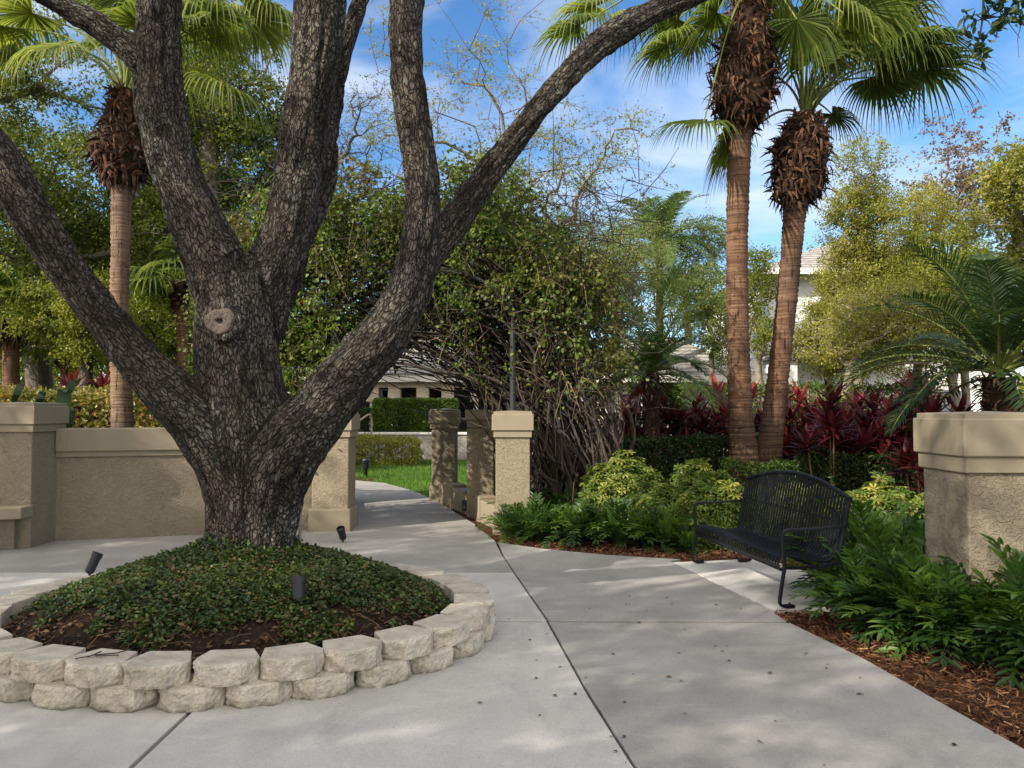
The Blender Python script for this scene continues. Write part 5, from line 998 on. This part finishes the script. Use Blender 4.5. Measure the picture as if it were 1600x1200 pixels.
# ------------------------------------------------------------------ bench
bench = thing('park_bench', 'black metal strap bench with arched back on the pale slab', 'bench', tuple((BFL+BFR)/2 + A(0, 0, .05))); BL_ = np.linalg.norm(BFR-BFL); Z0 = .053
def bp(s, d, z): return BFL + bu*s + bw*d + A(0, 0, z)      # s along, d depth from the front foot, z height
prof = [(.035,.335),(.012,.375),(.018,.415),(.05,.437),(.12,.435),(.22,.415),(.32,.398),(.41,.395),(.46,.412),(.495,.455),(.515,.52),(.54,.64),(.565,.76),(.592,.88)]
def archz(s): return .138*math.sin(math.pi*np.clip(s/BL_, 0, 1))**.85
n_s = 37; m = MB()
for i in range(n_s):
    s = .055 + (BL_-.11)*i/(n_s-1); ex = archz(s); pr = spline(prof[:-1] + [(.592 + ex*.2, .88 + ex)], 3); p = np.array([bp(s, d, z) for d, z in pr]); t_ = unit(np.gradient(p, axis=0)); nn = np.cross(bu, t_); w, th = .0155, .003
    V = np.concatenate([p - bu*w + nn*th, p + bu*w + nn*th, p + bu*w - nn*th, p - bu*w - nn*th]); k = len(p); Fs = [(a*k+q, a*k+q+1, ((a+1) % 4)*k+q+1, ((a+1) % 4)*k+q) for a in range(4) for q in range(k-1)] + [(0, k, 2*k, 3*k), (k-1, 4*k-1, 3*k-1, 2*k-1)]; m.add(V, np.array(Fs))
m.build('slats', M['black'], bench)
m = MB(); ss = np.linspace(-.01, BL_+.01, 30); tube(m, [bp(s, .594 + archz(s)*.2, .885 + archz(s)) for s in ss], .019, 10); m.build('top_rail', M['black'], bench, smooth=True)
m = MB()
for d, z, r in ((.04, .335, .014), (.40, .375, .012), (.56, .70, .010), (.30, .36, .016)): tube(m, [bp(.0, d, z), bp(BL_, d, z)], r, 8)
m.build('cross_rails', M['black'], bench, smooth=True)
def flat(m, P2, s, w=.028, th=.010):
    p = np.array([bp(s, d, z) for d, z in P2]); t_ = unit(np.gradient(p, axis=0)); nn = unit(np.cross(bu, t_)); V = np.concatenate([p - bu*w + nn*th, p + bu*w + nn*th, p + bu*w - nn*th, p - bu*w - nn*th]); k = len(p)
    m.add(V, np.array([(a*k+q, a*k+q+1, ((a+1) % 4)*k+q+1, ((a+1) % 4)*k+q) for a in range(4) for q in range(k-1)] + [(0, k, 2*k, 3*k), (k-1, 4*k-1, 3*k-1, 2*k-1)]))
for s in (.0, BL_):
    m = MB(); flat(m, spline([(.09, .062), (.03, .062), (.0, .075), (-.005, .11), (.012, .22), (.035, .36), (.03, .48), (.022, .58), (.03, .635), (.065, .655), (.15, .655), (.30, .66), (.42, .665), (.555, .672)], 4), s, .016, .010); m.build('arm_and_front_leg', M['black'], bench, bevel=.003)
    m = MB(); flat(m, spline([(.50, .062), (.58, .062), (.615, .075), (.605, .12), (.55, .26), (.50, .40), (.515, .52), (.545, .66), (.57, .78), (.594, .885)], 4), s, .016, .012); m.build('back_leg', M['black'], bench, bevel=.003)
    m = MB(); flat(m, spline([(.035, .36), (.2, .355), (.36, .36), (.51, .40)], 4), s, .012, .012); m.build('side_rail', M['black'], bench)
    for d in (.075, .52): m = MB(); c = bp(s, d, Z0); obox(m, c[:2], (.07, .05), math.atan2(bw[1], bw[0]), Z0 + .0, Z0 + .02); tube(m, [c + A(0, 0, .015), c + A(0, 0, .035)], .010, 6); m.build('foot_pad', M['black'], bench)

# ------------------------------------------------------------------ beyond the gate
t = thing('retaining_wall', 'pale rough stone retaining wall beyond the lawn', 'wall', (-3, 25.6, 0)); m = MB(); box(m, (-6.2, 25.6, -.1), (3, 25.95, .80)); m.build('wall_body', M['stone'], t, bevel=.02); m = MB(); box(m, (-6.25, 25.55, .80), (3.05, 26.0, .87)); m.build('coping', M['trim'], t, bevel=.01)
mb = MB(); prism(mb, [(-9, 25.97), (3, 25.97), (3, 34), (-9, 34)], -.05, .78); tag(mb.build('raised_terrace', M['earth']), kind='structure')
t = thing('handrail', 'bent tan metal handrail by the steps beyond the gate', 'handrail', (-5, 25, .8)); m = MB(); tube(m, spline([P(546, 674, 24.6), P(556, 662, 24.8), P(572, 650, 25), P(577, 648, 25.1), P(580, 652, 25.2), P(580.5, 672, 25.2), P(580.5, 684, 25.2)], 4), .032, 8); m.build('rail', M['rail'], t, smooth=True)
m = MB()
for k in range(3): box(m, (-6.6, 24.6 + .3*k, -.1), (-5.0, 25.0 + .3*k, .26*(k+1)))
tag(m.build('steps', M['stone'], loc=(-5.6, 24.8, 0), bevel=.02), 'pale stone steps beside the handrail beyond the gate', 'steps')
def bollard(label, px, py):
    g = G(px, py); t = thing('bollard_light', label, 'bollard light', tuple(g), 'bollard lights'); m = MB(); lathe(m, g, [(0, 0), (.05, 0), (.05, .18), (.055, .2)]); m.build('post', M['lamp_black'], t, smooth=True)
    m = MB(); pr = [(.05, .20)]
    for k in range(4): pr += [(.10, .215 + .045*k), (.10, .225 + .045*k), (.055, .245 + .045*k)]
    pr += [(.09, .40), (.07, .44), (0, .455)]; lathe(m, g, pr); m.build('louvred_head', M['lamp_black'], t)
bollard('small dark louvred bollard light at the lawn edge beyond the gate', 571, 746)
t = thing('wall_light', 'tiny black light fixed on the low wall beside the path', 'light', (-.5, 11.6, .2)); m = MB(); c = G(724, 806); box(m, (c[0]-.02, c[1]-.06, .08), (c[0]+.05, c[1]-.0, .24)); m.build('housing', M['lamp_black'], t, bevel=.01); m = MB(); box(m, (c[0]-.012, c[1]-.066, .10), (c[0]+.04, c[1]-.061, .15)); m.build('lens', M['lens'], t)
# electrical box on a post behind the trunk
t = thing('junction_box', 'black electrical box on a thin post at the right side of the oak trunk', 'junction box', tuple(P(470, 780, 6.9)*A(1, 1, 0))); q = P(471, 758, 6.9); m = MB(); box(m, (q[0]-.035, 6.87, q[2]-.08), (q[0]+.04, 6.93, q[2]+.09)); m.build('box', M['lamp_black'], t, bevel=.01); m = MB(); tube(m, [(q[0]-.01, 6.9, .1), (q[0]-.01, 6.9, q[2]-.07)], .016, 8); m.build('post', M['conc'], t)

# houses
def wall_quad(m, a, b, z0, z1, th=.2): obox(m, ((a[0]+b[0])/2, (a[1]+b[1])/2), (math.hypot(b[0]-a[0], b[1]-a[1]), th), math.atan2(b[1]-a[1], b[0]-a[0]), z0, z1)
def hip(m, x0, y0, x1, y1, z, h, ov=.6):
    x0 -= ov; x1 += ov; y0 -= ov; y1 += ov; d = min(x1-x0, y1-y0)/2; V = [(x0,y0,z),(x1,y0,z),(x1,y1,z),(x0,y1,z),(x0+d,(y0+y1)/2,z+h),(x1-d,(y0+y1)/2,z+h)] if x1-x0 > y1-y0 else [(x0,y0,z),(x1,y0,z),(x1,y1,z),(x0,y1,z),((x0+x1)/2,y0+d,z+h),((x0+x1)/2,y1-d,z+h)]
    m.add(V, [(0,1,5,4),(1,2,5),(2,3,4,5),(3,0,4),(3,2,1,0)] if x1-x0 > y1-y0 else [(0,1,4),(1,2,5,4),(2,3,5),(3,0,4,5),(3,2,1,0)])
t = thing('house', 'low house with a columned porch and grey roof seen through the gate', 'house', (-3, 33, .78), 'houses in the background'); B = .78
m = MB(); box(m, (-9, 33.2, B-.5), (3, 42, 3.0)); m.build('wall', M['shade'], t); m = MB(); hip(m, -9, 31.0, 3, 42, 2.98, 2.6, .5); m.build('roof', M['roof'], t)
m = MB(); box(m, (-9.3, 30.6, 2.66), (3.3, 30.8, 2.98)); m.build('fascia', M['trim'], t); m = MB(); box(m, (-9, 30.9, 2.45), (3, 31.3, 2.66)); m.build('beam', M['cream'], t)
for px in (583, 617, 661, 700, 745, 790):
    x = P(px, 620, 31.1)[0]; cl_ = thing; m = MB(); lathe(m, (x, 31.1, B-.3), [(.16, 0), (.16, .35), (.14, .4), (.13, 1.45)], 16); o = m.build('column', M['trim'], t, smooth=True); m = MB(); box(m, (x-.24, 30.88, B+1.12), (x+.24, 31.34, 2.46)); c_ = m.build('capital', M['cream'], o, bevel=.02)
m = MB(); box(m, (-4.2, 33.1, B), (-3.2, 33.19, 2.5)); m.build('door', M['door'], t)
for x in (-5.9, -2.6, -.6): m = MB(); box(m, (x, 33.08, 1.2), (x+1.1, 33.19, 2.45)); f_ = m.build('window', M['trim'], t); m = MB(); box(m, (x+.07, 33.05, 1.27), (x+1.03, 33.075, 2.38)); m.build('pane', M['glass'], f_)
t = thing('house', 'low cream house with a grey roof behind the small feather palm', 'house', (7, 28, 0), 'houses in the background')
m = MB(); box(m, (2.2, 27, -.1), (8.3, 34, 2.7)); m.build('wall', M['cream'], t); m = MB(); hip(m, 2.2, 27, 8.2, 34, 2.72, 1.9, .5); m.build('roof', M['roof'], t); m = MB(); box(m, (1.68, 26.42, 2.5), (8.7, 26.56, 2.74)); m.build('fascia', M['trim'], t)
for x in (3.2, 5.4): m = MB(); box(m, (x, 26.93, 1.0), (x+1.2, 26.99, 2.2)); f_ = m.build('window', M['trim'], t); m = MB(); box(m, (x+.08, 26.9, 1.08), (x+1.12, 26.925, 2.12)); m.build('pane', M['glass'], f_)
m = MB(); box(m, (7.35, 26.6, -.1), (7.6, 26.85, 2.5)); m.build('column', M['trim'], t)
t = thing('house', 'tall white two-storey house behind the palm trunks', 'house', (12, 32, 0), 'houses in the background')
m = MB(); box(m, (9.7, 30.0, -.1), (19, 40, 6.75)); m.build('wall', M['white'], t)
m = MB(); hip(m, 9.7, 30, 19, 40, 6.75, 2.3, .7); m.build('roof', M['roof'], t)
m = MB(); box(m, (8.95, 29.25, 6.6), (19.7, 29.33, 6.8)); m.build('fascia', M['trim'], t)
m = MB(); box(m, (9.2, 28.6, 3.4), (14.3, 29.98, 3.65)); hip(m, 9.3, 28.7, 14.2, 29.9, 3.66, .35, .1); m.build('porch_roof', M['roof'], t)
m = MB(); box(m, (9.4, 28.8, -.1), (10.3, 29.98, 3.38)); m.build('porch_wall', M['white'], t)
for x, z in ((12.4, 1.1), (12.6, 4.5), (15.6, 4.5), (15.4, 1.1)): m = MB(); box(m, (x, 29.92, z), (x+1.5, 29.99, z+1.3)); f_ = m.build('window', M['trim'], t); m = MB(); box(m, (x+.08, 29.89, z+.08), (x+1.42, 29.915, z+1.22)); m.build('pane', M['glass'], f_)
t = thing('picket_fence', 'white picket fence in front of the white house', 'fence', (8, 24, 0))
m = MB(); x = 6.9
while x < 12.5: box(m, (x, 24.0, 0), (x+.11, 24.04, 2.25)); x += .20
m.build('pickets', M['trim'], t); m = MB(); box(m, (6.8, 24.05, 1.85), (12.6, 24.10, 1.95)); box(m, (6.8, 24.05, .5), (12.6, 24.10, .6)); m.build('rails', M['trim'], t)
